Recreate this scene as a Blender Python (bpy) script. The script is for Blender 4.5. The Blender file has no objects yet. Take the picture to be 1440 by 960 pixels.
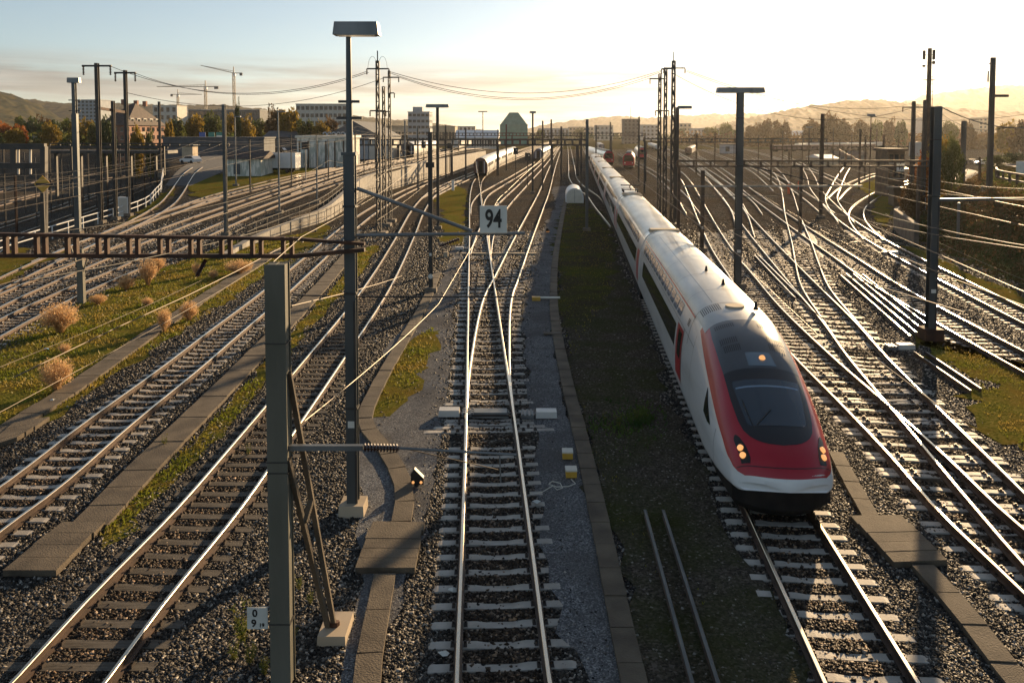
import bpy, bmesh, math, random
import numpy as np
from mathutils import Vector, Matrix
random.seed(7); np.random.seed(7)
SC = bpy.context.scene
COL = SC.collection
# ------------------------------------------------------------------ camera
F_PX, CY, CAM_H, PITCH = 1140.0, 245.7, 9.14, math.radians(3.0)   # lens of 1140 photo pixels, shifted down
PS, PC = math.sin(PITCH), math.cos(PITCH)
cd = bpy.data.cameras.new('camera'); cam = bpy.data.objects.new('camera', cd); COL.objects.link(cam)
cam.location = (0, 0, CAM_H); cam.rotation_euler = (math.pi/2-PITCH, 0, 0)
cd.sensor_width = 36; cd.lens = 36*F_PX/1440; cd.shift_y = -(480-CY)/1440
cd.clip_start = 0.2; cd.clip_end = 20000
SC.camera = cam
# ------------------------------------------------------------------ sky and sun
SUN_AZ, SUN_EL = math.radians(27.4), math.radians(12.0)
W = bpy.data.worlds.new('World'); SC.world = W; W.use_nodes = True
nt = W.node_tree; nt.nodes.clear()
def nn(t, typ, **kw):
    n = t.nodes.new(typ)
    for k, v in kw.items(): setattr(n, k, v)
    return n
sky = nn(nt, 'ShaderNodeTexSky', sky_type='NISHITA', sun_disc=False, sun_elevation=SUN_EL, sun_rotation=SUN_AZ,
         altitude=300, air_density=.85, dust_density=.4, ozone_density=3.0)
bg = nn(nt, 'ShaderNodeBackground'); bg.inputs['Strength'].default_value = 0.069
out = nn(nt, 'ShaderNodeOutputWorld')
tc = nn(nt, 'ShaderNodeTexCoord')
mp = nn(nt, 'ShaderNodeMapping'); mp.inputs['Scale'].default_value = (2.2, 2.2, 26)
nz = nn(nt, 'ShaderNodeTexNoise'); nz.inputs['Scale'].default_value = 2.0; nz.inputs['Detail'].default_value = 7; nz.inputs['Roughness'].default_value = .6
rp = nn(nt, 'ShaderNodeValToRGB'); rp.color_ramp.elements[0].position = .34; rp.color_ramp.elements[1].position = .56
sep = nn(nt, 'ShaderNodeSeparateXYZ')
lo = nn(nt, 'ShaderNodeMapRange'); lo.inputs['From Min'].default_value = .06; lo.inputs['From Max'].default_value = .098; lo.inputs['To Min'].default_value = 1; lo.inputs['To Max'].default_value = 0
lo.interpolation_type = 'SMOOTHSTEP'
mul = nn(nt, 'ShaderNodeMath', operation='MULTIPLY'); mul2 = nn(nt, 'ShaderNodeMath', operation='MULTIPLY'); mul2.inputs[1].default_value = .9
mix = nn(nt, 'ShaderNodeMixRGB', blend_type='MIX'); 
cm = nn(nt, 'ShaderNodeMixRGB', blend_type='ADD'); cm.inputs['Fac'].default_value = 1; cm.inputs['Color2'].default_value = (2.6, 2.2, 1.85, 1)
half = nn(nt, 'ShaderNodeMixRGB', blend_type='MULTIPLY'); half.inputs['Fac'].default_value = 1; half.inputs['Color2'].default_value = (.30, .28, .29, 1)
L = nt.links.new
L(tc.outputs['Generated'], mp.inputs['Vector']); L(mp.outputs['Vector'], nz.inputs['Vector']); L(nz.outputs['Fac'], rp.inputs['Fac'])
L(tc.outputs['Generated'], sep.inputs['Vector']); L(sep.outputs['Z'], lo.inputs['Value'])
L(rp.outputs['Color'], mul.inputs[0]); L(lo.outputs['Result'], mul.inputs[1]); L(mul.outputs[0], mul2.inputs[0])
hs = nn(nt, 'ShaderNodeHueSaturation'); hs.inputs['Saturation'].default_value = .66; tn = nn(nt, 'ShaderNodeMixRGB', blend_type='MULTIPLY'); tn.inputs['Fac'].default_value = 1; tn.inputs['Color2'].default_value = (1.03, 1.06, .93, 1); L(sky.outputs['Color'], tn.inputs['Color1']); L(tn.outputs['Color'], hs.inputs['Color'])
L(hs.outputs['Color'], half.inputs['Color1']); L(half.outputs['Color'], cm.inputs['Color1'])
nz2 = nn(nt, 'ShaderNodeTexNoise'); nz2.inputs['Scale'].default_value = 3.1; nz2.inputs['Detail'].default_value = 6; mp2 = nn(nt, 'ShaderNodeMapping'); mp2.inputs['Scale'].default_value = (1.6, 1.6, 34); mp2.inputs['Location'].default_value = (3, 1, 2)
L(tc.outputs['Generated'], mp2.inputs['Vector']); L(mp2.outputs['Vector'], nz2.inputs['Vector'])
vr = nn(nt, 'ShaderNodeMapRange'); vr.inputs['From Min'].default_value = .35; vr.inputs['From Max'].default_value = .65; vr.inputs['To Min'].default_value = .68; vr.inputs['To Max'].default_value = 1.12; L(nz2.outputs['Fac'], vr.inputs['Value'])
cs = nn(nt, 'ShaderNodeVectorMath', operation='SCALE'); L(cm.outputs['Color'], cs.inputs[0]); L(vr.outputs['Result'], cs.inputs['Scale'])
L(mul2.outputs[0], mix.inputs['Fac']); L(hs.outputs['Color'], mix.inputs['Color1']); L(cs.outputs['Vector'], mix.inputs['Color2'])
L(mix.outputs['Color'], bg.inputs['Color']); L(bg.outputs['Background'], out.inputs['Surface'])
sd = bpy.data.lights.new('sun', 'SUN'); sd.energy = 5.0; sd.angle = math.radians(.55); sd.color = (1.0, .70, .39)
sun = bpy.data.objects.new('sun', sd); COL.objects.link(sun)
SUN_DIR = Vector((math.sin(SUN_AZ)*math.cos(SUN_EL), math.cos(SUN_AZ)*math.cos(SUN_EL), math.sin(SUN_EL)))
sun.rotation_euler = (-SUN_DIR).to_track_quat('-Z', 'Y').to_euler()
SC.view_settings.view_transform = 'Standard'; SC.view_settings.look = 'None'
SC.view_settings.exposure = 1.02; SC.view_settings.gamma = 1.0; SC.view_settings.use_curve_mapping = False
HAZE = 0.6e-4
SC.render.engine = 'CYCLES'; SC.cycles.use_denoising = True
SC.cycles.max_bounces = 6; SC.cycles.volume_bounces = 0; SC.cycles.transparent_max_bounces = 6
SC.cycles.sample_clamp_indirect = 6
# ------------------------------------------------------------------ materials
MAT = {}
def mat(name, c1, c2=None, scale=3.0, rough=.7, metal=0, bump=0, bscale=None, coat=0, stretch=None, emis=None, estr=0, lo=.35, hi=.65, spec=.5):
    m = bpy.data.materials.new(name); m.use_nodes = True; t = m.node_tree; b = t.nodes['Principled BSDF']
    b.inputs['Roughness'].default_value = rough; b.inputs['Metallic'].default_value = metal
    b.inputs['Coat Weight'].default_value = coat; b.inputs['Coat Roughness'].default_value = .06
    b.inputs['Specular IOR Level'].default_value = spec
    b.inputs['Base Color'].default_value = (*c1, 1)
    if c2 is not None or bump:
        co = nn(t, 'ShaderNodeTexCoord'); mpn = nn(t, 'ShaderNodeMapping')
        if stretch: mpn.inputs['Scale'].default_value = stretch
        t.links.new(co.outputs['Object'], mpn.inputs['Vector'])
        n = nn(t, 'ShaderNodeTexNoise'); n.inputs['Scale'].default_value = scale; n.inputs['Detail'].default_value = 5
        t.links.new(mpn.outputs['Vector'], n.inputs['Vector'])
        if c2 is not None:
            r = nn(t, 'ShaderNodeValToRGB'); e = r.color_ramp.elements
            e[0].position = lo; e[0].color = (*c1, 1); e[1].position = hi; e[1].color = (*c2, 1)
            t.links.new(n.outputs['Fac'], r.inputs['Fac']); t.links.new(r.outputs['Color'], b.inputs['Base Color'])
        if bump:
            n2 = nn(t, 'ShaderNodeTexNoise'); n2.inputs['Scale'].default_value = bscale or scale*6; n2.inputs['Detail'].default_value = 4
            t.links.new(mpn.outputs['Vector'], n2.inputs['Vector'])
            bu = nn(t, 'ShaderNodeBump'); bu.inputs['Strength'].default_value = bump; bu.inputs['Distance'].default_value = .05
            t.links.new(n2.outputs['Fac'], bu.inputs['Height']); t.links.new(bu.outputs['Normal'], b.inputs['Normal'])
    if emis:
        b.inputs['Emission Color'].default_value = (*emis, 1); b.inputs['Emission Strength'].default_value = estr
    MAT[name] = m; return m
def ground_mat(name, cols, vscale, bump, tint=None, tscale=.25, rough=.85, bdist=.04):
    """loose stones: one voronoi cell per stone, each with a colour of its own, plus broad stains"""
    m = bpy.data.materials.new(name); m.use_nodes = True; t = m.node_tree; b = t.nodes['Principled BSDF']
    b.inputs['Roughness'].default_value = rough; b.inputs['Specular IOR Level'].default_value = 0
    co = nn(t, 'ShaderNodeTexCoord'); v = nn(t, 'ShaderNodeTexVoronoi'); v.inputs['Scale'].default_value = vscale
    t.links.new(co.outputs['Object'], v.inputs['Vector'])
    sp = nn(t, 'ShaderNodeSeparateColor'); t.links.new(v.outputs['Color'], sp.inputs['Color'])
    r = nn(t, 'ShaderNodeValToRGB'); e = r.color_ramp.elements
    while len(e) < len(cols): e.new(.5)
    for k, (p, c) in enumerate(cols): e[k].position = p; e[k].color = (*c, 1)
    t.links.new(sp.outputs['Red'], r.inputs['Fac'])
    last = r.outputs['Color']
    if tint:
        n = nn(t, 'ShaderNodeTexNoise'); n.inputs['Scale'].default_value = tscale; n.inputs['Detail'].default_value = 6; n.inputs['Roughness'].default_value = .65
        t.links.new(co.outputs['Object'], n.inputs['Vector'])
        rr = nn(t, 'ShaderNodeValToRGB'); rr.color_ramp.elements[0].position = .42; rr.color_ramp.elements[1].position = .62
        t.links.new(n.outputs['Fac'], rr.inputs['Fac'])
        mx = nn(t, 'ShaderNodeMixRGB'); mx.inputs['Color2'].default_value = (*tint, 1)
        mm = nn(t, 'ShaderNodeMath', operation='MULTIPLY'); mm.inputs[1].default_value = .75
        t.links.new(rr.outputs['Color'], mm.inputs[0]); t.links.new(mm.outputs[0], mx.inputs['Fac'])
        t.links.new(last, mx.inputs['Color1']); last = mx.outputs['Color']
    t.links.new(last, b.inputs['Base Color'])
    bu = nn(t, 'ShaderNodeBump'); bu.inputs['Strength'].default_value = bump; bu.inputs['Distance'].default_value = bdist; bu.invert = True
    t.links.new(v.outputs['Distance'], bu.inputs['Height']); t.links.new(bu.outputs['Normal'], b.inputs['Normal'])
    MAT[name] = m; return m
def leaf_mat(name, c1, c2, trans=.4, scale=.6):
    m = bpy.data.materials.new(name); m.use_nodes = True; t = m.node_tree; b = t.nodes['Principled BSDF']
    b.inputs['Roughness'].default_value = .6; b.inputs['Specular IOR Level'].default_value = .25
    co = nn(t, 'ShaderNodeTexCoord'); n = nn(t, 'ShaderNodeTexNoise'); n.inputs['Scale'].default_value = scale; n.inputs['Detail'].default_value = 4
    t.links.new(co.outputs['Object'], n.inputs['Vector'])
    r = nn(t, 'ShaderNodeValToRGB'); e = r.color_ramp.elements; e[0].position = .38; e[1].position = .62
    e[0].color = (*c1, 1); e[1].color = (*c2, 1); t.links.new(n.outputs['Fac'], r.inputs['Fac']); t.links.new(r.outputs['Color'], b.inputs['Base Color'])
    tr = nn(t, 'ShaderNodeBsdfTranslucent'); t.links.new(r.outputs['Color'], tr.inputs['Color'])
    mx = nn(t, 'ShaderNodeMixShader'); mx.inputs['Fac'].default_value = trans
    o = t.nodes['Material Output']
    t.links.new(b.outputs[0], mx.inputs[1]); t.links.new(tr.outputs[0], mx.inputs[2]); t.links.new(mx.outputs[0], o.inputs['Surface'])
    MAT[name] = m; return m
ground_mat('ballast', [(0, (.022, .0205, .019)), (.5, (.062, .057, .05)), (.85, (.125, .115, .10)), (1, (.38, .35, .30))], 13, .45, (.082, .064, .045), .12)
ground_mat('fine_gravel', [(0, (.085, .086, .09)), (.6, (.16, .162, .165)), (1, (.38, .38, .37))], 38, .6, (.11, .105, .10), .35, bdist=.02)
ground_mat('grass', [(0, (.06, .07, .012)), (.5, (.13, .13, .024)), (1, (.22, .19, .05))], 16, .3, (.19, .125, .03), .55, bdist=.05)
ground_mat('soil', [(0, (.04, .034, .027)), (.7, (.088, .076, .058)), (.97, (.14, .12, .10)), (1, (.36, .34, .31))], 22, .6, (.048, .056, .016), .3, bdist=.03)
ground_mat('moss', [(0, (.028, .024, .016)), (.6, (.062, .055, .034)), (1, (.11, .10, .06))], 20, .6, (.085, .10, .016), .22, bdist=.03)
ground_mat('bank_grass', [(0, (.03, .04, .012)), (.6, (.05, .055, .018)), (1, (.09, .08, .03))], 7, .3, (.07, .045, .022), .2, bdist=.1)
mat('asphalt', (.05, .05, .05), (.09, .088, .085), 1.5, .9, bump=.2)
mat('concrete', (.26, .24, .21), (.38, .36, .32), 1.6, .85, bump=.25, bscale=30)
mat('slab_brown', (.075, .058, .04), (.15, .118, .08), 1.3, .9, bump=.35, bscale=30)
mat('old_concrete', (.11, .09, .07), (.19, .16, .125), 1.3, .9, bump=.3, bscale=30)
mat('sleeper_concrete', (.33, .305, .265), (.50, .465, .41), 2.2, .65, bump=.15, bscale=30, spec=.2)
mat('sleeper_wood', (.072, .062, .05), (.155, .138, .115), 2.0, .8, spec=.15, bump=.35, stretch=(1, 14, 8))
mat('sleeper_old', (.085, .068, .05), (.19, .155, .12), .8, .9, spec=0)
mat('rail_rust', (.05, .03, .02), (.10, .06, .04), 3, .6, .3)
mat('rail_steel', (.74, .64, .50), None, rough=.27, metal=1)
mat('clip_steel', (.05, .04, .035), None, rough=.5, metal=.6)
mat('galvanised', (.13, .14, .145), (.22, .23, .23), 1.2, .45, .4, stretch=(1, 1, .25))
mat('pole_grey', (.055, .064, .068), (.11, .12, .12), 1.0, .5, .4, stretch=(1, 1, .2))
mat('pole_dark', (.035, .034, .033), (.075, .068, .06), 1.0, .6, .3, stretch=(1, 1, .2))
mat('pole_brown', (.055, .04, .03), (.11, .075, .05), 1.5, .7, .2)
mat('rust_beam', (.03, .016, .011), (.10, .042, .02), 1.8, .75, .15, bump=.15)
mat('post_concrete', (.10, .097, .072), (.17, .16, .125), 1.2, .7, bump=.15, bscale=25, stretch=(1, 1, .2))
mat('black_paint', (.012, .012, .013), None, rough=.45)
mat('wire', (.07, .055, .04), None, rough=.5, metal=.7)
mat('wire_dark', (.03, .028, .026), None, rough=.6, metal=.4)
mat('insulator', (.055, .022, .014), None, rough=.2, coat=.5)
mat('sign_white', (.62, .62, .56), (.7, .7, .64), 3, .5)
mat('train_white', (.60, .61, .60), (.78, .79, .78), .9, .30, coat=.5, stretch=(1, .35, 2.2), lo=.25, hi=.5)
mat('train_roof', (.28, .275, .26), (.50, .49, .46), .9, .38, coat=.25, stretch=(1, .3, 1))
mat('train_red', (.40, .010, .024), (.46, .014, .03), 1.0, .35, coat=.25)
mat('train_black', (.016, .017, .02), None, rough=.4, coat=.2)
mat('fairing', (.05, .057, .063), (.075, .083, .09), 1.0, .3, coat=.2)
mat('train_glass', (.012, .014, .016), None, rough=.06, coat=.6)
mat('windscreen', (.03, .045, .06), None, rough=.03, coat=1)
mat('skirt', (.008, .008, .008), (.018, .017, .016), 2, .75, spec=.2)
mat('shoulder', (.22, .30, .40), None, rough=.1, coat=1)  # blue base colour carries the sky reflection of the roof edge panels
mat('lamp_pane', (.13, .18, .22), None, rough=.08, coat=1)
mat('lamp_warm', (.9, .6, .3), None, rough=.2, emis=(1, .42, .12), estr=.45)
mat('lamp_lens', (.7, .65, .55), None, rough=.1, coat=1)
mat('yellow', (.55, .30, .03), (.62, .36, .05), 4, .5)
mat('cream', (.60, .56, .46), (.68, .64, .54), 2, .6)
mat('orange', (.75, .13, .03), None, rough=.7)
mat('skin', (.45, .27, .2), None, rough=.6)
mat('blue_paper', (.05, .3, .6), None, rough=.6)
mat('wagon_white', (.52, .50, .46), (.64, .62, .57), .8, .45, coat=.2)
mat('wagon_brown', (.07, .035, .03), (.12, .055, .045), 2, .6)
mat('navy', (.03, .05, .09), None, rough=.4)
mat('brick', (.24, .115, .075), (.33, .165, .11), 1.0, .85)
mat('roof_tile', (.055, .04, .034), (.10, .07, .055), 1.5, .85)
mat('plaster', (.50, .47, .41), (.60, .57, .50), .5, .8)
mat('plaster_blue', (.30, .33, .36), (.38, .41, .43), .4, .8)
mat('plaster_tan', (.40, .32, .22), (.52, .42, .30), .7, .85)
mat('slate_wall', (.07, .08, .09), (.11, .12, .13), .5, .8)
mat('teal_roof', (.04, .19, .17), (.06, .25, .22), .3, .5)
mat('window_glass', (.025, .03, .035), None, rough=.1)
mat('white_metal', (.72, .72, .70), None, rough=.4)
mat('graffiti_wall', (.42, .44, .38), (.75, .72, .64), 1.4, .8, stretch=(1.6, 1, .4), lo=.45, hi=.55)
mat('graffiti_paint', (.55, .58, .6), None, rough=.7)
mat('car_white', (.75, .75, .74), None, rough=.25, coat=1)
mat('car_dark', (.05, .055, .065), None, rough=.25, coat=1)
mat('car_blue', (.05, .12, .25), None, rough=.25, coat=1)
mat('tyre', (.02, .02, .02), None, rough=.9)
mat('sign_blue', (.03, .10, .35), None, rough=.5)
mat('sign_green', (.03, .22, .18), None, rough=.5)
mat('crane', (.30, .26, .2), None, rough=.6)
mat('bark', (.07, .05, .035), (.12, .09, .065), 3, .9)
leaf_mat('leaf_dark', (.035, .06, .02), (.085, .105, .03), .3, .35)
leaf_mat('leaf_green', (.065, .09, .02), (.15, .15, .035), .4, .35)
leaf_mat('leaf_yellow', (.20, .14, .02), (.33, .22, .03), .45, .35)
leaf_mat('leaf_orange', (.26, .075, .015), (.34, .13, .02), .45, .35)
leaf_mat('leaf_brown', (.09, .055, .025), (.15, .09, .035), .4, .35)
leaf_mat('dry_straw', (.55, .36, .18), (.76, .53, .29), .5, 3)
leaf_mat('weed', (.07, .10, .02), (.20, .17, .04), .45, 3)
leaf_mat('leaf_lush', (.04, .085, .018), (.10, .15, .03), .4, .8)
leaf_mat('grass_blade', (.17, .19, .02), (.33, .24, .055), .4, .5)
# ------------------------------------------------------------------ terrain and pixel helpers
def sstep(x): x = max(0., min(1., x)); return x*x*(3-2*x)
def interp(x, xs, ys):
    return float(np.interp(x, xs, ys))
def flat(px, py, z=0.):                                   # photo pixel -> point on the level plane z
    t = (py-CY)/F_PX; Y = (CAM_H-z)*(PC-t*PS)/(PS+t*PC); zc = Y*PC-(z-CAM_H)*PS
    return Vector(((px-720)*zc/F_PX, Y, z))
_w = [flat(*p) for p in [(300, 364), (330, 347), (363, 335), (448, 310), (500, 279), (555, 263), (605, 248), (680, 228)]]
WALL_Y = [p.y for p in _w]; WALL_X = [p.x for p in _w]
_c = [flat(x, y, z) for x, y, z in [(-150, 400, 0), (0, 356, .15), (60, 338, .3), (129, 312, .9), (165, 295, 1.6), (200, 281, 2.1), (222, 262, 2.6), (226, 246, 3), (228, 236, 3.2), (228, 224, 3.2)]]
CUT_Y = [p.y for p in _c]; CUT_X = [p.x for p in _c]
BANK_Y = [0, 44.5, 50.6, 62.8, 76.6, 115, 190, 400, 4000]; BANK_X = [26, 28.1, 29.3, 31.9, 36.5, 60, 110, 240, 2600]
def deck(Y): return 3.2*sstep((Y-50)/85.)
def hgt(X, Y):
    h = 0.
    if 40 < Y:
        wx = interp(Y, WALL_Y, WALL_X) if Y < WALL_Y[-1] else WALL_X[-1]+(Y-WALL_Y[-1])*.02
        if X < wx:
            fade = 1-sstep((Y-260)/200.)
            h = deck(Y)*fade
    if 25 < Y < 270:
        cx = interp(Y, CUT_Y, CUT_X)
        if X < cx: h -= (3.2+h)*sstep((cx-X)/1.2)*(1-sstep((Y-215)/50.))
    b = interp(Y, BANK_Y, BANK_X)
    if X > b: h += 4.2*sstep((X-b)/9.)*(1-sstep((Y-150)/150.))
    return h
def at(px, py, dz=0.):                                    # photo pixel -> first hit with the terrain (raised by dz)
    t = (py-CY)/F_PX; k = (PS+t*PC)/(PC-t*PS)
    if k <= 1e-5: k = 1e-5
    ok = None; Y = 9.
    while Y < 6000:
        z = CAM_H-k*Y; X = (px-720)*(Y*PC-(z-CAM_H)*PS)/F_PX
        if z <= hgt(X, Y)+dz: break
        ok = Y; Y *= 1.012
    a, b = (ok or 9.), Y
    for _ in range(24):
        m = (a+b)/2; z = CAM_H-k*m; X = (px-720)*(m*PC-(z-CAM_H)*PS)/F_PX
        if z <= hgt(X, m)+dz: b = m
        else: a = m
    z = CAM_H-k*b
    return Vector(((px-720)*(b*PC-(z-CAM_H)*PS)/F_PX, b, z))
def zrow(py, Y):
    t = (py-CY)/F_PX; return CAM_H-Y*(PS+t*PC)/(PC-t*PS)
def xcol(px, Y, z): return (px-720)*(Y*PC-(z-CAM_H)*PS)/F_PX
def P3(px, py, Y):
    z = zrow(py, Y); return Vector((xcol(px, Y, z), Y, z))
def proj(p):
    dz = p[2]-CAM_H; zc = p[1]*PC-dz*PS
    if zc < .1: return (-9999, -9999)
    return (720+F_PX*p[0]/zc, CY-F_PX*(p[1]*PS+dz*PC)/zc)
# ------------------------------------------------------------------ mesh helpers
class MB:
    def __init__(s): s.v = []; s.f = []; s.m = []
    def add(s, vs, fs, mi=0):
        o = len(s.v); s.v += [tuple(v) for v in vs]; s.f += [tuple(i+o for i in f) for f in fs]; s.m += [mi]*len(fs); return s
    def box(s, cx, cy, cz, sx, sy, sz, mi=0, rz=0, top=1.0):
        c, n = math.cos(rz), math.sin(rz); vs = []
        for z, k in ((-.5, 1), (.5, top)):
            for x, y in ((-.5, -.5), (.5, -.5), (.5, .5), (-.5, .5)):
                x *= sx*k; y *= sy*k; vs.append((cx+x*c-y*n, cy+x*n+y*c, cz+z*sz))
        return s.add(vs, [(3, 2, 1, 0), (4, 5, 6, 7), (0, 1, 5, 4), (1, 2, 6, 5), (2, 3, 7, 6), (3, 0, 4, 7)], mi)
    def bar(s, p, q, w, h=None, mi=0):
        p, q = Vector(p), Vector(q); h = h or w; d = (q-p).normalized()
        up = Vector((0, 0, 1)) if abs(d.z) < .95 else Vector((0, 1, 0))
        a = d.cross(up).normalized()*w/2; b = a.cross(d).normalized()*h/2
        vs = [p-a-b, p+a-b, p+a+b, p-a+b, q-a-b, q+a-b, q+a+b, q-a+b]
        return s.add(vs, [(0, 1, 2, 3), (7, 6, 5, 4), (1, 0, 4, 5), (2, 1, 5, 6), (3, 2, 6, 7), (0, 3, 7, 4)], mi)
    def tube(s, pts, r, n=8, mi=0, caps=True):
        pts = [Vector(p) for p in pts]; rs = r if isinstance(r, (list, tuple)) else [r]*len(pts); vs = []
        for i, p in enumerate(pts):
            d = (pts[min(i+1, len(pts)-1)]-pts[max(i-1, 0)]).normalized()
            up = Vector((0, 0, 1)) if abs(d.z) < .9 else Vector((0, 1, 0))
            a = d.cross(up).normalized(); b = a.cross(d)
            for k in range(n):
                t = 2*math.pi*k/n; vs.append(p+(a*math.cos(t)+b*math.sin(t))*rs[i])
        fs = []
        for i in range(len(pts)-1):
            for k in range(n):
                k2 = (k+1) % n; fs.append((i*n+k, i*n+k2, (i+1)*n+k2, (i+1)*n+k))
        if caps: fs += [tuple(range(n))[::-1], tuple((len(pts)-1)*n+k for k in range(n))]
        return s.add(vs, fs, mi)
    def prism(s, poly, z0, z1, mi=0):
        n = len(poly); vs = [(x, y, z0) for x, y in poly]+[(x, y, z1) for x, y in poly]
        return s.add(vs, [tuple(range(n))[::-1], tuple(range(n, 2*n))]+[(i, (i+1) % n, n+(i+1) % n, n+i) for i in range(n)], mi)
    def wallprism(s, poly, y0, y1, mi=0):                 # polygon in x,z pushed along y
        n = len(poly); vs = [(x, y0, z) for x, z in poly]+[(x, y1, z) for x, z in poly]
        return s.add(vs, [tuple(range(n)), tuple(range(n, 2*n))[::-1]]+[(i, n+i, n+(i+1) % n, (i+1) % n) for i in range(n)], mi)
    def mesh(s, name, mats, smooth=False):
        me = bpy.data.meshes.new(name); me.from_pydata(s.v, [], s.f)
        for m in (mats if isinstance(mats, (list, tuple)) else [mats]): me.materials.append(MAT[m])
        me.polygons.foreach_set('material_index', s.m)
        bm = bmesh.new(); bm.from_mesh(me); bmesh.ops.recalc_face_normals(bm, faces=bm.faces); bm.to_mesh(me); bm.free()
        if smooth:
            me.polygons.foreach_set('use_smooth', [True]*len(me.polygons)); me.set_sharp_from_angle(angle=math.radians(38))
        me.update(); return me
    def build(s, name, mats, parent=None, loc=None, smooth=False):
        return obj(name, s.mesh(name, mats, smooth), parent, loc)
def obj(name, me, parent=None, loc=None, rz=0):
    o = bpy.data.objects.new(name, me); COL.objects.link(o)
    if parent is not None: o.parent = parent
    if loc is not None: o.location = loc
    if rz: o.rotation_euler = (0, 0, rz)
    return o
def tag(o, label=None, cat=None, group=None, kind=None):
    if label: o['label'] = label
    if cat: o['category'] = cat
    if group: o['group'] = group
    if kind: o['kind'] = kind
    return o
def thing(name, label, cat, loc, rz=0, group=None):
    return tag(obj(name, None, None, loc, rz), label, cat, group)
def copy_thing(o, loc, label=None, rz=None):
    c = o.copy(); COL.objects.link(c); c.location = loc
    if rz is not None: c.rotation_euler = (0, 0, rz)
    if label: c['label'] = label
    for ch in o.children:
        d = ch.copy(); COL.objects.link(d); d.parent = c
        for g in ch.children:
            e = g.copy(); COL.objects.link(e); e.parent = d
    return c
def catmull(pts, step):
    """evenly spaced points on a smooth curve through pts (2D or 3D)"""
    P = [np.array(p, float) for p in pts]; P = [2*P[0]-P[1]]+P+[2*P[-1]-P[-2]]; out = []
    for i in range(1, len(P)-2):
        a, b, c, d = P[i-1:i+3]; 
        # centripetal spacing keeps unequal spans from overshooting
        t0 = 0; t1 = t0+max(np.linalg.norm(b-a), 1e-6)**.5; t2 = t1+max(np.linalg.norm(c-b), 1e-6)**.5; t3 = t2+max(np.linalg.norm(d-c), 1e-6)**.5
        for t in np.linspace(t1, t2, 24, endpoint=False):
            A1 = (t1-t)/(t1-t0)*a+(t-t0)/(t1-t0)*b; A2 = (t2-t)/(t2-t1)*b+(t-t1)/(t2-t1)*c; A3 = (t3-t)/(t3-t2)*c+(t-t2)/(t3-t2)*d
            B1 = (t2-t)/(t2-t0)*A1+(t-t0)/(t2-t0)*A2; B2 = (t3-t)/(t3-t1)*A2+(t-t1)/(t3-t1)*A3
            out.append((t2-t)/(t2-t1)*B1+(t-t1)/(t2-t1)*B2)
    out.append(P[-2]); out = np.array(out)
    seg = np.linalg.norm(np.diff(out, axis=0), axis=1); s = np.concatenate([[0], np.cumsum(seg)])
    n = max(2, int(s[-1]/step)+1); q = np.linspace(0, s[-1], n)
    return np.stack([np.interp(q, s, out[:, k]) for k in range(out.shape[1])], 1)
# ------------------------------------------------------------------ the ground: one sheet out to the horizon
def make_ground():
    xs = [0.]; st = 1.0
    while xs[-1] < 5200:
        xs.append(xs[-1]+(1.0 if xs[-1] < 70 else min(st, 600))); 
        if xs[-1] > 70: st *= 1.09
    xs = sorted(set([-x for x in xs]+xs))
    ys = [-60., -30., -10., 0.]; st = 1.0
    while ys[-1] < 5200:
        ys.append(ys[-1]+(1.0 if ys[-1] < 150 else min(st, 600)))
        if ys[-1] > 150: st *= 1.08
    vs = [(x, y, hgt(x, y)) for y in ys for x in xs]; n = len(xs)
    fs = [(j*n+i, j*n+i+1, (j+1)*n+i+1, (j+1)*n+i) for j in range(len(ys)-1) for i in range(n-1)]
    me = bpy.data.meshes.new('ground'); me.from_pydata(vs, [], fs)
    for k in ('ballast', 'bank_grass', 'fine_gravel'): me.materials.append(MAT[k])
    mi = []
    for j in range(len(ys)-1):
        for i in range(n-1):
            x, y = (xs[i]+xs[i+1])/2, (ys[j]+ys[j+1])/2
            b = interp(y, BANK_Y, BANK_X); m = 0
            if x > b+1 and y < 300: m = 1
            elif y > 420 or abs(x) > 260: m = 1
            mi.append(m)
    me.polygons.foreach_set('material_index', mi); me.polygons.foreach_set('use_smooth', [True]*len(fs)); me.update()
    tag(obj('ground', me), 'dark stony ground of the railway yard', None, None, 'structure')
make_ground()
_layer = [0]
def jitter_poly(pts, amp, step=.5):
    out = []
    for i in range(len(pts)):
        a, b = Vector(pts[i][:2]), Vector(pts[(i+1) % len(pts)][:2]); n = max(1, int((b-a).length/step))
        for k in range(n):
            p = a.lerp(b, k/n); out.append((p.x+random.uniform(-amp, amp), p.y+random.uniform(-amp, amp)))
    return out
def soft(pts, amp):
    q = [(p[0], p[1]) for p in pts]; n = len(q); c = catmull(q[-2:]+q+q[:2], .8); k0 = int(np.argmin(((c-np.array(q[0]))**2).sum(1))); out = []
    w = [np.linalg.norm(np.array(q[i])-np.array(q[(i+1) % n])) for i in range(n)]
    c = catmull(q+[q[0]], .7)[:-1]
    f = [random.uniform(0, 6) for _ in range(4)]
    for i, p in enumerate(c):
        s = i*.7; e = amp*(math.sin(s*.9+f[0])+math.sin(s*1.9+f[1])*.7+math.sin(s*.37+f[2]))
        out.append((p[0]+e*.8*math.sin(s*.23+f[3]), p[1]+e*.8*math.cos(s*.31+f[3])))
    return out
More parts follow.
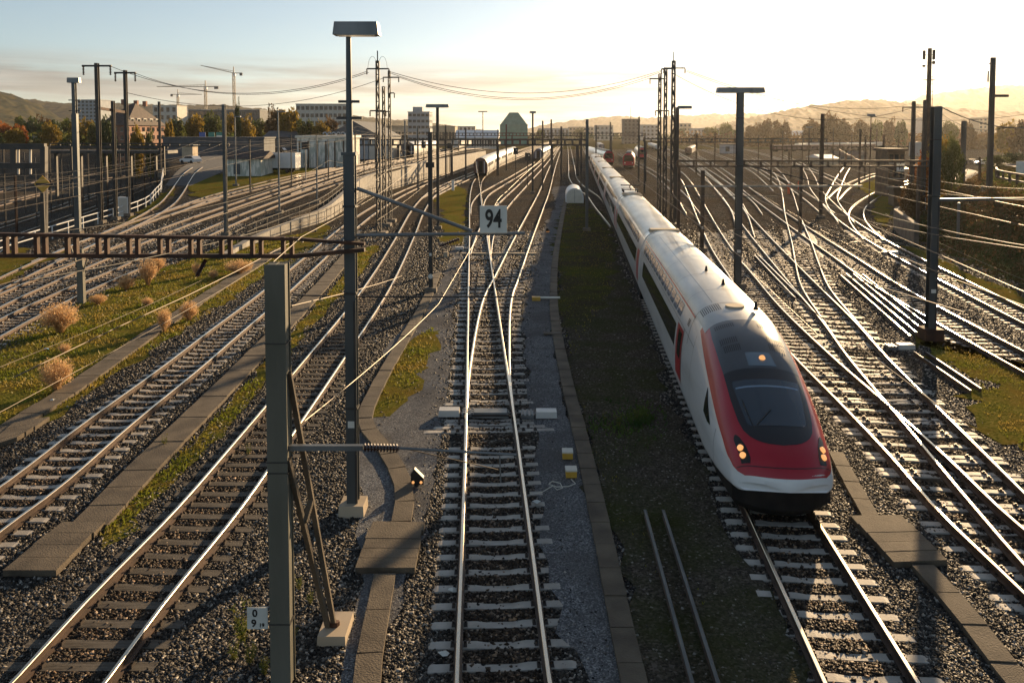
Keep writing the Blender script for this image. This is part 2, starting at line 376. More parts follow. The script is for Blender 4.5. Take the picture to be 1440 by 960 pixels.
def sheet(name, pix, m, label, kind='structure', amp=.12, off=None, cat=None, step=.5, cell=2.0, world=False, thick=0):
    """a ground covering whose outline is given in photo pixels, laid on the terrain"""
    _layer[0] += 1
    if off is None: off = .008+.004*_layer[0]
    pts = pix if world else [at(*p) for p in pix]
    if amp: pts = soft(pts, amp)
    poly = jitter_poly(pts, amp, step) if amp else [p[:2] for p in pts]
    bm = bmesh.new(); f = bm.faces.new([bm.verts.new((x, y, 0)) for x, y in poly]); bmesh.ops.triangulate(bm, faces=[f])
    X = [p[0] for p in poly]; Y = [p[1] for p in poly]
    for axis, lo_, hi_ in ((0, min(X), max(X)), (1, min(Y), max(Y))):
        k = math.floor(lo_/cell)*cell+cell
        while k < hi_:
            co = [0, 0, 0]; co[axis] = k; no = [0, 0, 0]; no[axis] = 1
            bmesh.ops.bisect_plane(bm, geom=bm.verts[:]+bm.edges[:]+bm.faces[:], plane_co=co, plane_no=no); k += cell
    for v in bm.verts: v.co.z = hgt(v.co.x, v.co.y)+off
    bmesh.ops.recalc_face_normals(bm, faces=bm.faces)
    for f in bm.faces:
        if f.normal.z < 0: f.normal_flip()
    if thick:
        r = bmesh.ops.extrude_face_region(bm, geom=bm.faces[:])
        for v in [g for g in r['geom'] if isinstance(g, bmesh.types.BMVert)]: v.co.z += thick
        bmesh.ops.recalc_face_normals(bm, faces=bm.faces)
    me = bpy.data.meshes.new(name); bm.to_mesh(me); bm.free(); me.materials.append(MAT[m])
    o = tag(obj(name, me), label, cat, None, kind); o['_'] = 0; del o['_']
    return o, poly
def inside(x, y, poly):
    """vectorised point in polygon"""
    px = np.array([p[0] for p in poly]); py = np.array([p[1] for p in poly]); r = np.zeros(len(x), bool); j = len(px)-1
    for i in range(len(px)):
        c = ((py[i] > y) != (py[j] > y)) & (x < (px[j]-px[i])*(y-py[i])/(py[j]-py[i]+1e-12)+px[i]); r ^= c; j = i
    return r
# ------------------------------------------------------------------ tracks
RT = .22
def px_track(pts): return [(p.x, p.y) for p in (at(x, y, RT) for x, y in pts)]
TRK = {}
def track(key, label, pts, sleeper='concrete', world=False, zoff=0., merge=None, far=230, ymax=1e9):
    c = catmull(pts if world else px_track(pts), 1.0)
    keep = [0]
    for i in range(1, len(c)):
        if i == len(c)-1 or c[i][1] < 90 or np.linalg.norm(c[i]-c[keep[-1]]) > 3.5: keep.append(i)
    d = np.gradient(c, axis=0); d /= np.linalg.norm(d, axis=1)[:, None]
    TRK[key] = dict(label=label, c=c, d=d, keep=keep, sleeper=sleeper, zoff=zoff, merge=merge, far=far)
track('A', 'central track with a switch, running under the white number 94 sign',
      [(712, 1010), (708, 960), (698.5, 760), (689, 580), (681, 460), (673, 340), (669, 268), (675, 250), (698, 234), (735, 216), (765, 205), (780, 200)])
track('D', 'straight track branching right at the central switch', [(689.2, 585), (688.5, 520), (699.5, 420), (713, 388), (733.5, 340), (752, 299), (765, 270), (775, 240), (784, 217), (791, 203)], zoff=-.006, merge='A')
track('P', 'dark timber sleeper track left of the steel posts', [(36, 1010), (80, 960), (180, 840), (288, 720), (372, 614), (445, 519), (526, 410), (568, 336), (587, 297), (601, 278), (616, 266), (655, 248), (703, 229), (750, 208), (775, 200)], 'wood')
track('Q', 'track running beside the grass strip with dry bushes', [(-150, 830), (-60, 755), (40, 685), (150, 596), (251, 519), (318, 465), (380, 416), (454, 352), (494, 317), (517, 300), (560, 274), (603, 255), (650, 238), (700, 221), (745, 207), (775, 199)])
track('F', 'track under the red and white train', [(4.85+.0785*y, y) for y in (8, 14, 30, 60, 110, 180, 300, 500, 800)], world=True)
track('G', 'first track right of the red and white train', [(1560, 890), (1447, 790), (1368, 720), (1293, 642), (1215, 567), (1143, 500), (1078, 433), (1044, 389), (1018, 354), (994, 312), (977, 277), (964, 253), (950, 239), (930, 228), (905, 216), (880, 208)])
track('H', 'curved switch track crossing beside the first right track', [(1640, 930), (1500, 800), (1423, 720), (1312, 600), (1225, 507), (1178, 450), (1131, 400), (1071, 334), (1049, 308), (1022, 276), (992, 244), (965, 222), (940, 209)], merge='G')
track('V', 'bright curved branch track joining from the workers', [(1200, 475), (1185, 456), (1172, 438), (1158, 420), (1145, 399), (1134, 365), (1128, 342), (1114, 300), (1107, 270), (1099, 250), (1085, 235), (1060, 222)], zoff=-.006, merge='H')
track('J', 'long straight track ending at the right edge below the grass patch', [(1560, 570), (1458, 517), (1338, 452), (1246, 400), (1186, 360), (1145, 333), (1110, 309), (1070, 281), (1040, 258), (1000, 230), (965, 213), (940, 206)])
track('L', 'sunlit track running along the foot of the dark bank', [(1560, 500), (1440, 443), (1310, 378), (1252, 348), (1226, 333), (1190, 309), (1161, 282), (1146, 264), (1140, 248), (1128, 232), (1100, 218)])
track('M', 'glowing curved track bending right to the signal box', [(1228, 336), (1213, 320), (1205, 307), (1206, 293), (1223, 279), (1252, 264), (1290, 252)], zoff=-.006, merge='L')
track('N', 'bright track curving behind the tall brown mast', [(1190, 312), (1181, 300), (1172, 287), (1169, 277), (1174, 265), (1184, 245), (1193, 232)], zoff=-.01, merge='L')
track('O', 'gleaming track in front of the far signal box', [(1171, 279), (1190, 262), (1222, 248), (1248, 241), (1300, 232)], zoff=-.014, merge='N')
track('B', 'track branching from the central track beside the parked white train', [(671.5, 300), (672, 286), (681, 273), (702, 260), (723, 248), (761, 224), (784, 207)], zoff=-.006, merge='A')
track('C', 'rusty siding passing behind the number sign', [(676, 357), (681, 335), (690, 312), (705, 291), (736, 259), (762, 233), (782, 210), (790, 202)], zoff=-.01, merge='A')
track('E', 'siding curving under the rear of the long train', [(870, 318), (845, 290), (833, 275), (815, 262), (806, 250), (804, 235), (801, 212), (799, 202)], zoff=-.006, merge='F')
track('R', 'raised track nearest the dry bushes', [(-120, 515), (-40, 480), (20, 449), (101, 410), (175, 379), (236, 351), (285, 329), (337, 306), (400, 281), (470, 257), (540, 238), (610, 221), (680, 208)])
track('S', 'second raised track above the sunlit retaining wall', [(-120, 480), (-40, 440), (20, 412), (90, 382), (178, 345), (262, 312), (316, 293), (390, 268), (460, 247), (520, 233), (600, 216), (660, 207)])
track('T', 'third raised track passing below the little shed', [(-100, 445), (0, 398), (50, 374), (110, 347), (172, 321), (232, 300), (302, 279), (380, 259), (450, 242), (520, 227), (600, 212)])
track('U', 'siding curving towards the white car', [(60, 367), (120, 342), (165, 323), (200, 307), (234, 286), (248, 270), (258, 255), (266, 244), (278, 235)], zoff=-.006, merge='T')
track('X', 'shaded track in the deep cut at the left', [(-80, 340), (0, 318), (60, 299), (130, 275), (190, 258), (215, 250)])
track('Y', 'far track in the deep cut beside the yellow diamond board', [(-80, 308), (0, 287), (70, 269), (140, 252), (190, 242)])
track('AF', 'near track in the deep cut below the white railing', [(-60, 372), (0, 345), (80, 312), (150, 286), (205, 262), (222, 244)])
track('AG', 'farthest track in the deep cut', [(-60, 285), (0, 268), (80, 252), (160, 238), (205, 230)])
track('AH', 'far straight track left of the brown mast in the sunlit junction', [(1048, 330), (1040, 300), (1018, 270), (985, 243), (955, 224), (930, 212)], zoff=-.010, merge='H')
track('AJ', 'far track passing the shunting cabin', [(1095, 268), (1060, 240), (1020, 222), (985, 210)], zoff=-.014, merge='J')
track('W', 'far track leading to the dark gantry right of the lattice masts', [(1062, 300), (1050, 283), (1020, 258), (985, 234), (955, 216), (930, 206)], zoff=-.006, merge='J')
track('Z', 'far track at the right of the junction behind the shunting cabin', [(1165, 300), (1140, 280), (1098, 252), (1050, 226), (1005, 208), (980, 202)], zoff=-.006, merge='L')
track('AA', 'far siding curving below the long dark sheds', [(1192, 262), (1160, 246), (1110, 228), (1060, 213), (1030, 206)], zoff=-.006, merge='M')
track('AB', 'distant siding left of the cream coaches', [(600, 278), (640, 258), (690, 237), (735, 219), (775, 204)], zoff=-.006, merge='P')
track('AC', 'outer siding right of the train beside the orange soil', [(975, 300), (955, 272), (930, 250), (900, 232), (870, 216)], zoff=-.006, merge='G')
track('AD', 'far siding under the hall windows', [(400, 272), (480, 246), (560, 226), (640, 211), (700, 203)], zoff=-.006, merge='S')
track('AE', 'siding along the graffiti shed', [(230, 301), (300, 276), (380, 255), (460, 238), (540, 222), (620, 208)], zoff=-.006, merge='T')
def track_dist(key, p):
    c = TRK[key]['c']; i = int(np.argmin(((c-p)**2).sum(1))); return float(np.linalg.norm(c[i]-p)), c[i]
RP = [(-.075, .022), (-.075, .05), (-.014, .07), (-.014, .175), (-.036, .185), (-.036, .212), (-.028, .22), (.028, .22), (.036, .212), (.036, .185), (.014, .175), (.014, .07), (.075, .05), (.075, .022)]
def rail_mb(T, side, base):
    mb = MB(); k = T['keep']; n = len(RP); vs = []
    for i in k:
        (x, y), (dx, dy) = T['c'][i], T['d'][i]; nx, ny = dy, -dx
        z = hgt(x, y)+T['zoff']; x += nx*.755*side; y += ny*.755*side
        for u, w in RP: vs.append((x+nx*u-base.x, y+ny*u-base.y, z+w))
    for i in range(len(k)-1):
        for j in range(n):
            j2 = (j+1) % n; mb.f.append((i*n+j, i*n+j2, (i+1)*n+j2, (i+1)*n+j)); mb.m.append(1 if j in (5, 6, 7) else 0)
    mb.v = vs
    mb.f += [tuple(range(n)), tuple((len(k)-1)*n+j for j in range(n))]; mb.m += [0, 0]
    return mb
def sleeper_mesh(kind):
    mb = MB()
    if kind == 'concrete':
        secs = [(-1.3, .018, .10), (-1.22, .036, .115), (-.45, .032, .115), (-.25, .010, .10), (.25, .010, .10), (.45, .032, .115), (1.22, .036, .115), (1.3, .018, .10)]
        vs = []
        for x, z, w in secs: vs += [(x, -w-.02, -.12), (x, -w+.01, z), (x, w-.01, z), (x, w+.02, -.12)]
        fs = [(i*4+j, i*4+(j+1) % 4, i*4+4+(j+1) % 4, i*4+4+j) for i in range(len(secs)-1) for j in range(4)]
        mb.add(vs, fs+[(0, 1, 2, 3), (31, 30, 29, 28)], 0)
    else:
        mb.box(0, 0, -.07, 2.6, .24, .2, 0, top=.985)
    for sx in (-.755, .755):
        for s in (-1, 1):
            mb.box(sx+s*.115, 0, .055, .07, .15, .05, 1, top=.7)
            mb.tube([(sx+s*.115, 0, .06), (sx+s*.115, 0, .11)], .022, 6, 1)
    return mb.mesh(kind+'_sleeper', ['sleeper_'+kind, 'clip_steel'])
SPOTS = []
SLP = {k: sleeper_mesh(k) for k in ('concrete', 'wood')}
BASE_SEC = {'concrete': (1.3, .13, .07), 'wood': (1.3, .13, .07)}
for key, T in TRK.items():
    b = Vector((T['c'][0][0], T['c'][0][1], 0))
    th = thing('railway_track', T['label'], 'railway track', b, group='tracks of the railway yard')
    for side in (-1, 1): rail_mb(T, side, b).build('rail', ['rail_rust', 'rail_steel'], th)
    # sleepers every 60 cm: the hundred that show largest are parts of their own, the rest one mass
    c = T['c']; seg = np.linalg.norm(np.diff(c, axis=0), axis=1); s = np.concatenate([[0], np.cumsum(seg)])
    q = np.arange(.3, s[-1], .6); P = np.stack([np.interp(q, s, c[:, 0]), np.interp(q, s, c[:, 1])], 1)
    D = np.stack([np.interp(q, s, T['d'][:, 0]), np.interp(q, s, T['d'][:, 1])], 1)
    near, rest = [], MB()
    SPOTS.append((P, D))
    cand = []
    for p, d in zip(P, D):
        if p[1] > T['far']: continue
        u, v = proj((p[0], p[1], .05))
        inview = -110 < u < 1550 and v < 1010
        sc, sh = 1.0, Vector((0, 0))
        if T['merge']:
            dd, _ = track_dist(T['merge'], p)
            if dd < 2.0: continue
        for k2, T2 in TRK.items():
            if T2['merge'] == key:
                dd, cc = track_dist(k2, p)
                if dd < 2.0: sc = (2.6+dd)/2.6; sh = Vector(cc-p)/2
        cand.append((0 if inview else 1, p[1], p, d, sc, sh))
    cand.sort(key=lambda t: t[:2]); cnt = 0
    for iv, _, p, d, sc, sh in cand:
        z = hgt(*p)+T['zoff']; x, y = p[0]+sh.x, p[1]+sh.y; ang = math.atan2(d[1], d[0])-math.pi/2
        if iv == 0 and cnt < 100 and p[1] < 75:
            o = obj('sleeper', SLP[T['sleeper']], th, (x-b.x, y-b.y, z+random.uniform(-.006, .008)), ang+random.uniform(-.012, .012)); o.scale = (sc*random.uniform(.99, 1.01), 1, 1); cnt += 1
        elif iv == 0: rest.box(x-b.x, y-b.y, z-.08, 2.6*sc, .24, .2, 0, ang)
    if rest.v: tag(rest.build('sleepers_beyond', 'sleeper_old', th), kind='stuff')
# ------------------------------------------------------------------ ground coverings
NO_STONE = []; STONE_MORE = []
SOFT = []
def cover(*a, **k):
    o, poly = sheet(*a, **k); (SOFT if a[2] != 'asphalt' else NO_STONE).append(poly); return o
cover('grass_strip', [(-60, 500), (0, 478), (105, 428), (190, 392), (300, 352), (345, 343), (420, 330), (440, 326), (395, 372), (300, 438), (120, 553), (0, 618), (-60, 650)], 'grass', 'grassy strip with dry bushes', amp=.3)
cover('grass_verge', [(395, 372), (440, 326), (455, 315), (462, 318), (410, 372)], 'grass', 'grass below the girder', amp=.2)
cover('grass_between', [(132, 748), (230, 660), (340, 548), (420, 458), (480, 392), (505, 352), (528, 345), (512, 380), (470, 425), (395, 510), (330, 590), (240, 682), (155, 762)], 'grass', 'narrow grass strip beside the path', amp=.15)
cover('gravel_path', [(520, 1000), (545, 880), (590, 770), (608, 690), (622, 600), (630, 520), (638, 440), (648, 360), (640, 345), (622, 390), (596, 430), (560, 470), (520, 560), (500, 640), (505, 720), (490, 740), (510, 800), (480, 1000)], 'fine_gravel', 'fine gravel path between the tracks', amp=.12)
cover('grass_patch', [(508, 590), (545, 520), (590, 470), (612, 460), (606, 500), (585, 540), (560, 572), (520, 588)], 'grass', 'small grass patch beside the gravel path', amp=.3)
cover('grass_far', [(622, 345), (622, 300), (612, 282), (640, 262), (655, 268), (652, 300), (648, 345)], 'grass', 'grass beside the far central track', amp=.3)
cover('grey_gravel', [(805, 1000), (780, 850), (762, 720), (750, 600), (738, 480), (742, 400), (762, 330), (780, 290), (786, 262), (800, 262), (790, 320), (779, 400), (781, 500), (832, 690), (885, 1000)], 'fine_gravel', 'grey fine gravel right of the central track', amp=.15)
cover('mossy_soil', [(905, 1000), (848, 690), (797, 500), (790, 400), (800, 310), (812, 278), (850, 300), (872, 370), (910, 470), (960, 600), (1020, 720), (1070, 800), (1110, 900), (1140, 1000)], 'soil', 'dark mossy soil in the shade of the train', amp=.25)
cover('grass_hut', [(783, 420), (783, 330), (800, 285), (842, 300), (860, 350), (865, 400), (840, 440), (800, 455)], 'moss', 'grass in front of the white hut', amp=.4)
cover('grass_right', [(1290, 470), (1340, 490), (1440, 520), (1520, 580), (1520, 680), (1440, 640), (1395, 600), (1370, 560), (1320, 500)], 'grass', 'grass patch right of the grey post', amp=.65)
cover('yard_grass', [(262, 262), (300, 247), (420, 236), (450, 240), (380, 258), (300, 276), (285, 280)], 'grass', 'grass below the shed', amp=.4)
cover('cut_verge', [(165, 318), (200, 296), (232, 272), (245, 262), (240, 275), (214, 296), (180, 318)], 'grass', 'rough grass beside the railing', amp=.3)
cover('left_grass', [(-60, 395), (0, 352), (50, 362), (90, 352), (60, 372), (0, 400), (-60, 420)], 'grass', 'green patch below the girder', amp=.3)
cover('yard_road', [(232, 262), (262, 232), (300, 214), (420, 205), (470, 206), (400, 220), (350, 232), (300, 248), (268, 262)], 'asphalt', 'asphalt service road', amp=0)
cover('bank_road', [(1330, 250), (1360, 238), (1600, 240), (1600, 262)], 'asphalt', 'road on top of the bank', amp=0)
cover('bank_foot_grass', [(1262, 346), (1330, 385), (1440, 440), (1520, 480), (1520, 455), (1440, 420), (1340, 375), (1290, 350)], 'grass', 'green grass along the foot of the bank', amp=.2)
cover('signal_grass', [(1200, 262), (1246, 250), (1250, 300), (1247, 320), (1225, 300), (1232, 280)], 'grass', 'grass around the signal box', amp=.3)
def trough(label, left, right, name='cable_trough', cat='cable trough', mtl='slab_brown', gap=1.0, bend=False):
    """concrete lids laid end to end along a line; seams in the mesh"""
    a, b = at(*left[0]), at(*right[0]); wid = .55
    pts = [((at(*l)+at(*r))/2) for l, r in zip(left, right)]
    c = catmull([(p.x, p.y) for p in pts], 1.0); d = np.gradient(c, axis=0); d /= np.linalg.norm(d, axis=1)[:, None]
    w = []
    for l, r, p in zip(left, right, pts):
        i = int(np.argmin(((c-np.array((p.x, p.y)))**2).sum(1))); v = at(*r)-at(*l); w.append(abs(v.x*d[i][1]-v.y*d[i][0]))
    wid = sorted(w)[len(w)//2]
    o = Vector((c[0][0], c[0][1], 0)); mb = MB(); poly = []
    for i in range(len(c)-1):
        m = (c[i]+c[i+1])/2; dd = c[i+1]-c[i]; ln = np.linalg.norm(dd); ang = math.atan2(dd[1], dd[0])-math.pi/2
        mb.box(m[0]-o.x, m[1]-o.y, hgt(*m)+.05+random.uniform(-.02, .012), wid*random.uniform(.97, 1.02), ln-.02, .14, 0, ang+random.uniform(-.012, .012), top=.985)
    n = np.stack([d[:, 1], -d[:, 0]], 1)*wid/2
    NO_STONE.append([tuple(p) for p in c+n]+[tuple(p) for p in (c-n)[::-1]])
    return tag(mb.build(name, mtl, None, o), label, cat, 'concrete cable trough covers')
trough('concrete trough along the lower edge of the grass strip', [(-40, 628), (0, 603), (80, 553), (200, 470), (300, 405), (390, 350)], [(-40, 652), (0, 625), (100, 560), (215, 478), (310, 412), (398, 354)])
trough('concrete trough beside the narrow grass between the left tracks', [(105, 748), (200, 645), (300, 545), (375, 470), (450, 395), (487, 355)], [(142, 742), (232, 650), (325, 556), (398, 478), (466, 400), (498, 358)])
trough('bent concrete trough path leading up to the zigzag', [(552, 740), (555, 690), (530, 640), (505, 597), (520, 550), (560, 480), (592, 425), (610, 385)], [(577, 738), (582, 690), (560, 640), (522, 597), (538, 550), (576, 480), (606, 425), (620, 385)])
trough('concrete trough below the big square slabs', [(492, 1000), (497, 950), (512, 880), (527, 812)], [(533, 1000), (536, 950), (545, 880), (556, 812)])
trough('dark shaded trough along the grey gravel', [(884, 1000), (862, 900), (838, 770), (812, 640), (785, 520), (773, 440), (774, 380), (784, 320), (793, 280)], [(915, 1000), (892, 900), (863, 770), (832, 640), (801, 520), (786, 440), (785, 380), (792, 320), (799, 280)])
trough('sunlit trough right of the train nose', [(1168, 640), (1190, 690), (1212, 734)], [(1182, 640), (1212, 690), (1240, 734)])
trough('sunlit trough in the bottom right corner', [(1282, 802), (1330, 860), (1405, 955), (1440, 1000)], [(1312, 800), (1368, 860), (1442, 955), (1480, 1000)])
def slabs(label, corners, n):
    """big concrete cover plates lying side by side; corners: near-left, near-right, far-right, far-left"""
    A, B, C_, D_ = [at(*c) for c in corners]; o = (A+B+C_+D_)/4; mb = MB(); poly = [(p.x, p.y) for p in (A, B, C_, D_)]
    for k in range(n):
        t0, t1 = k/n+.004, (k+1)/n-.004; q = [A.lerp(D_, t0), B.lerp(C_, t0), B.lerp(C_, t1), A.lerp(D_, t1)]
        j = random.uniform(-.03, .03); z = random.uniform(0, .015)
        mb.prism([(p.x-o.x+j, p.y-o.y) for p in q], hgt(o.x, o.y)+.02, hgt(o.x, o.y)+.15+z)
    NO_STONE.append(poly)
    return tag(mb.build('cover_slab', 'slab_brown', None, (o.x, o.y, 0)), label, 'cover slab', 'large concrete cover slabs')
slabs('square of wide concrete slabs below the small signal light', [(500, 808), (584, 808), (596, 742), (523, 741)], 5)
slabs('shaded square of brown slabs at the left edge', [(3, 812), (78, 812), (148, 742), (88, 742)], 4)
slabs('sunlit square of brown slabs in front of the train', [(1255, 800), (1330, 797), (1268, 732), (1197, 733)], 5)
slabs('small weathered slabs at the lower left grass edge', [(-30, 640), (25, 622), (70, 592), (20, 600)], 4)
# ------------------------------------------------------------------ loose ballast stones and grass blades
def stones():
    cl = np.concatenate([T['c'][(T['c'][:, 1] < 92) & (T['c'][:, 1] > 9)] for k, T in TRK.items() if k not in 'XY'])
    N = 760000; Y = 12.3+ (np.random.rand(N)**1.45)*72; X = (np.random.rand(N)-.5)*2*(.66*Y+1.5)
    dist = np.full(N, 9.)
    for i in range(0, N, 20000):
        d2 = ((X[i:i+20000, None]-cl[None, :, 0])**2+(Y[i:i+20000, None]-cl[None, :, 1])**2).min(1); dist[i:i+20000] = np.sqrt(d2)
    ok = dist < 2.7+np.random.rand(N)*.9
    extra = [[flat(*p) for p in q] for q in ([(330, 1000), (350, 860), (420, 620), (500, 580), (520, 640), (505, 720), (530, 745), (490, 1000)], [(1150, 760), (1190, 690), (1240, 640), (1440, 860), (1440, 1000), (1290, 1000)])]
    for q in extra: ok |= inside(X, Y, [(p.x, p.y) for p in q])
    for q in NO_STONE: ok &= ~(inside(X, Y, q) & (np.random.rand(N) > .02))
    sf = np.zeros(N, bool)
    for q in SOFT: sf |= inside(X, Y, q)
    # stones thin out over the gravel and grass edges instead of stopping at a line
    ok &= ~sf | (np.random.rand(N) < np.clip((2.1-dist)*.9, .035, .75))
    ok &= np.random.rand(N) < np.clip(1.25-Y/75, .2, 1)*np.clip((85-Y)/26, 0, 1)
    X, Y = X[ok], Y[ok]
    SP = np.concatenate([p for p, d in SPOTS]); SD = np.concatenate([d for p, d in SPOTS]); k = SP[:, 1] < 88; SP, SD = SP[k], SD[k]; on = np.zeros(len(X), bool)
    for i in range(0, len(X), 20000):
        dx = X[i:i+20000, None]-SP[None, :, 0]; dy = Y[i:i+20000, None]-SP[None, :, 1]; al = np.abs(dx*SD[None, :, 0]+dy*SD[None, :, 1]); la = np.abs(dx*SD[None, :, 1]-dy*SD[None, :, 0])
        on[i:i+20000] = ((al < .135) & (la < 1.28)).any(1)
    ok = ~on | (np.random.rand(len(X)) < .05); X, Y = X[ok], Y[ok]; n = len(X); print('on sleepers', on.sum())
    z = np.array([hgt(x, y) if y > 40 else 0. for x, y in zip(X, Y)])
    r = (.024+.030*np.random.rand(n)**1.6)*(1+np.maximum(0, Y-22)/34)
    base = np.array([(1, 0, 0), (-1, 0, 0), (0, 1, 0), (0, -1, 0), (0, 0, .85), (0, 0, -.6)])
    rot = np.random.rand(n, 3)*6.28
    v = base[None]*(.75+.6*np.random.rand(n, 6, 1)); v = v+(np.random.rand(n, 6, 3)-.5)*.5
    ca, sa = np.cos(rot[:, 0])[:, None], np.sin(rot[:, 0])[:, None]; cb, sb = np.cos(rot[:, 1]*.25)[:, None], np.sin(rot[:, 1]*.25)[:, None]
    x = v[..., 0]*ca-v[..., 1]*sa; y = v[..., 0]*sa+v[..., 1]*ca; zz = v[..., 2]
    y, zz = y*cb-zz*sb, y*sb+zz*cb
    V = np.stack([X[:, None]+x*r[:, None], Y[:, None]+y*r[:, None], z[:, None]+.004+zz*r[:, None]*.9], -1).reshape(-1, 3)
    fb = np.array([(0, 2, 4), (2, 1, 4), (1, 3, 4), (3, 0, 4), (2, 0, 5), (1, 2, 5), (3, 1, 5), (0, 3, 5)])
    Fc = (fb[None]+6*np.arange(n)[:, None, None]).reshape(-1)
    me = bpy.data.meshes.new('ballast_stones'); me.vertices.add(len(V)); me.vertices.foreach_set('co', V.ravel())
    me.loops.add(len(Fc)); me.loops.foreach_set('vertex_index', Fc); nf = len(Fc)//3
    me.polygons.add(nf); me.polygons.foreach_set('loop_start', np.arange(nf)*3)
    cl2 = cl; dd = np.concatenate([np.sqrt(((X[i:i+20000, None]-cl2[None, :, 0])**2+(Y[i:i+20000, None]-cl2[None, :, 1])**2).min(1)) for i in range(0, n, 20000)])
    ru = np.clip(1-(dd-.55)/.75, 0, 1)*(.35+.65*np.random.rand(n)); ra = me.attributes.new('rust', 'FLOAT', 'FACE'); ra.data.foreach_set('value', np.repeat(ru, 8))
    a = me.attributes.new('tone', 'FLOAT', 'FACE'); a.data.foreach_set('value', np.repeat(np.random.rand(n), 8))
    m = bpy.data.materials.new('stone'); m.use_nodes = True; t = m.node_tree; b = t.nodes['Principled BSDF']; b.inputs['Roughness'].default_value = .6; b.inputs['Specular IOR Level'].default_value = .12
    at_ = nn(t, 'ShaderNodeAttribute', attribute_name='tone'); rr = nn(t, 'ShaderNodeValToRGB'); e = rr.color_ramp.elements
    e.new(.5); e.new(.85)
    for k, (p, c) in enumerate([(0, (.018, .0165, .015)), (.5, (.044, .04, .035)), (.84, (.11, .10, .087)), (1, (.46, .42, .36))]): e[k].position = p; e[k].color = (*c, 1)
    t.links.new(at_.outputs['Fac'], rr.inputs['Fac']); ru_ = nn(t, 'ShaderNodeAttribute', attribute_name='rust'); mx = nn(t, 'ShaderNodeMixRGB', blend_type='MULTIPLY'); mx.inputs['Color2'].default_value = (.85, .58, .38, 1); t.links.new(ru_.outputs['Fac'], mx.inputs['Fac']); t.links.new(rr.outputs['Color'], mx.inputs['Color1']); t.links.new(mx.outputs['Color'], b.inputs['Base Color'])
    me.materials.append(m); me.update(calc_edges=True)
    tag(obj('ballast_stones', me), 'dark loose ballast stones between and beside the tracks', None, None, 'stuff')
    print('stones', n)
stones()
def blades(name, label, polys, dens, h, m, only=None):
    allv = []; 
    for q in polys:
        P = [at(*p) for p in q]; poly = [(p.x, p.y) for p in P]; xs = [p[0] for p in poly]; ys = [p[1] for p in poly]
        ar = (max(xs)-min(xs))*(max(ys)-min(ys)); n = int(min(60000, ar*dens)); X = np.random.uniform(min(xs), max(xs), n); Y = np.random.uniform(min(ys), max(ys), n)
        k = inside(X, Y, poly); X, Y = X[k], Y[k]
        # thicker and thinner places
        w = np.sin(X*1.3+np.sin(Y*.9)*2)*np.sin(Y*1.1+X*.4); k = np.random.rand(len(X)) < np.clip(.55+w*.6, .08, 1); X, Y = X[k], Y[k]
        for x, y in zip(X, Y): allv.append((x, y, hgt(x, y)))
    A = np.array(allv); n = len(A); hh = h*(.4+np.random.rand(n)); an = np.random.rand(n)*6.28; wd = .018+.02*np.random.rand(n)+A[:, 1]*.0004
    lean = (np.random.rand(n, 2)-.5)*hh[:, None]*1.3
    V = np.zeros((n, 3, 3)); V[:, 0] = A; V[:, 1] = A; V[:, 0, 0] -= np.cos(an)*wd; V[:, 0, 1] -= np.sin(an)*wd; V[:, 1, 0] += np.cos(an)*wd; V[:, 1, 1] += np.sin(an)*wd
    V[:, 2] = A; V[:, 2, :2] += lean; V[:, 2, 2] += hh; V[:, :2, 2] += .01
    me = bpy.data.meshes.new(name); me.vertices.add(n*3); me.vertices.foreach_set('co', V.ravel()); me.loops.add(n*3); me.loops.foreach_set('vertex_index', np.arange(n*3))
    me.polygons.add(n); me.polygons.foreach_set('loop_start', np.arange(n)*3); me.materials.append(MAT[m]); me.update(calc_edges=True)
    tag(obj(name, me), label, None, None, 'stuff')
blades('grass', 'short autumn grass in tufts', [
    [(-60, 500), (0, 478), (105, 428), (190, 392), (300, 352), (345, 343), (420, 330), (395, 372), (300, 438), (120, 553), (0, 618), (-60, 650)],
    [(132, 748), (230, 660), (340, 548), (420, 458), (480, 392), (505, 352), (528, 345), (512, 380), (470, 425), (395, 510), (330, 590), (240, 682), (155, 762)],
    [(508, 590), (545, 520), (590, 470), (612, 460), (606, 500), (585, 540), (560, 572), (520, 588)],
    [(1290, 470), (1340, 490), (1440, 520), (1520, 580), (1520, 680), (1440, 640), (1395, 600), (1370, 560), (1320, 500)],
    ], 150, .10, 'grass_blade')
blades('thin_grass', 'thin scattered grass on the soil beside the train', [[(783, 420), (783, 330), (800, 285), (842, 300), (860, 350), (865, 400), (840, 440), (800, 520), (860, 640), (960, 800), (1000, 860), (900, 800), (830, 660), (795, 470)]], 30, .08, 'grass_blade')
blades('shade_grass', 'lush green low plants in the shade of the train', [[(815, 600), (850, 562), (915, 560), (945, 590), (930, 630), (880, 645), (825, 640)]], 60, .12, 'leaf_lush')
blades('shade_grass', 'denser middle of the green plants in the shade', [[(826, 592), (850, 578), (870, 584), (905, 572), (922, 590), (905, 606), (872, 618), (838, 612)], [(880, 582), (905, 578), (912, 596), (890, 604)]], 260, .15, 'leaf_lush')
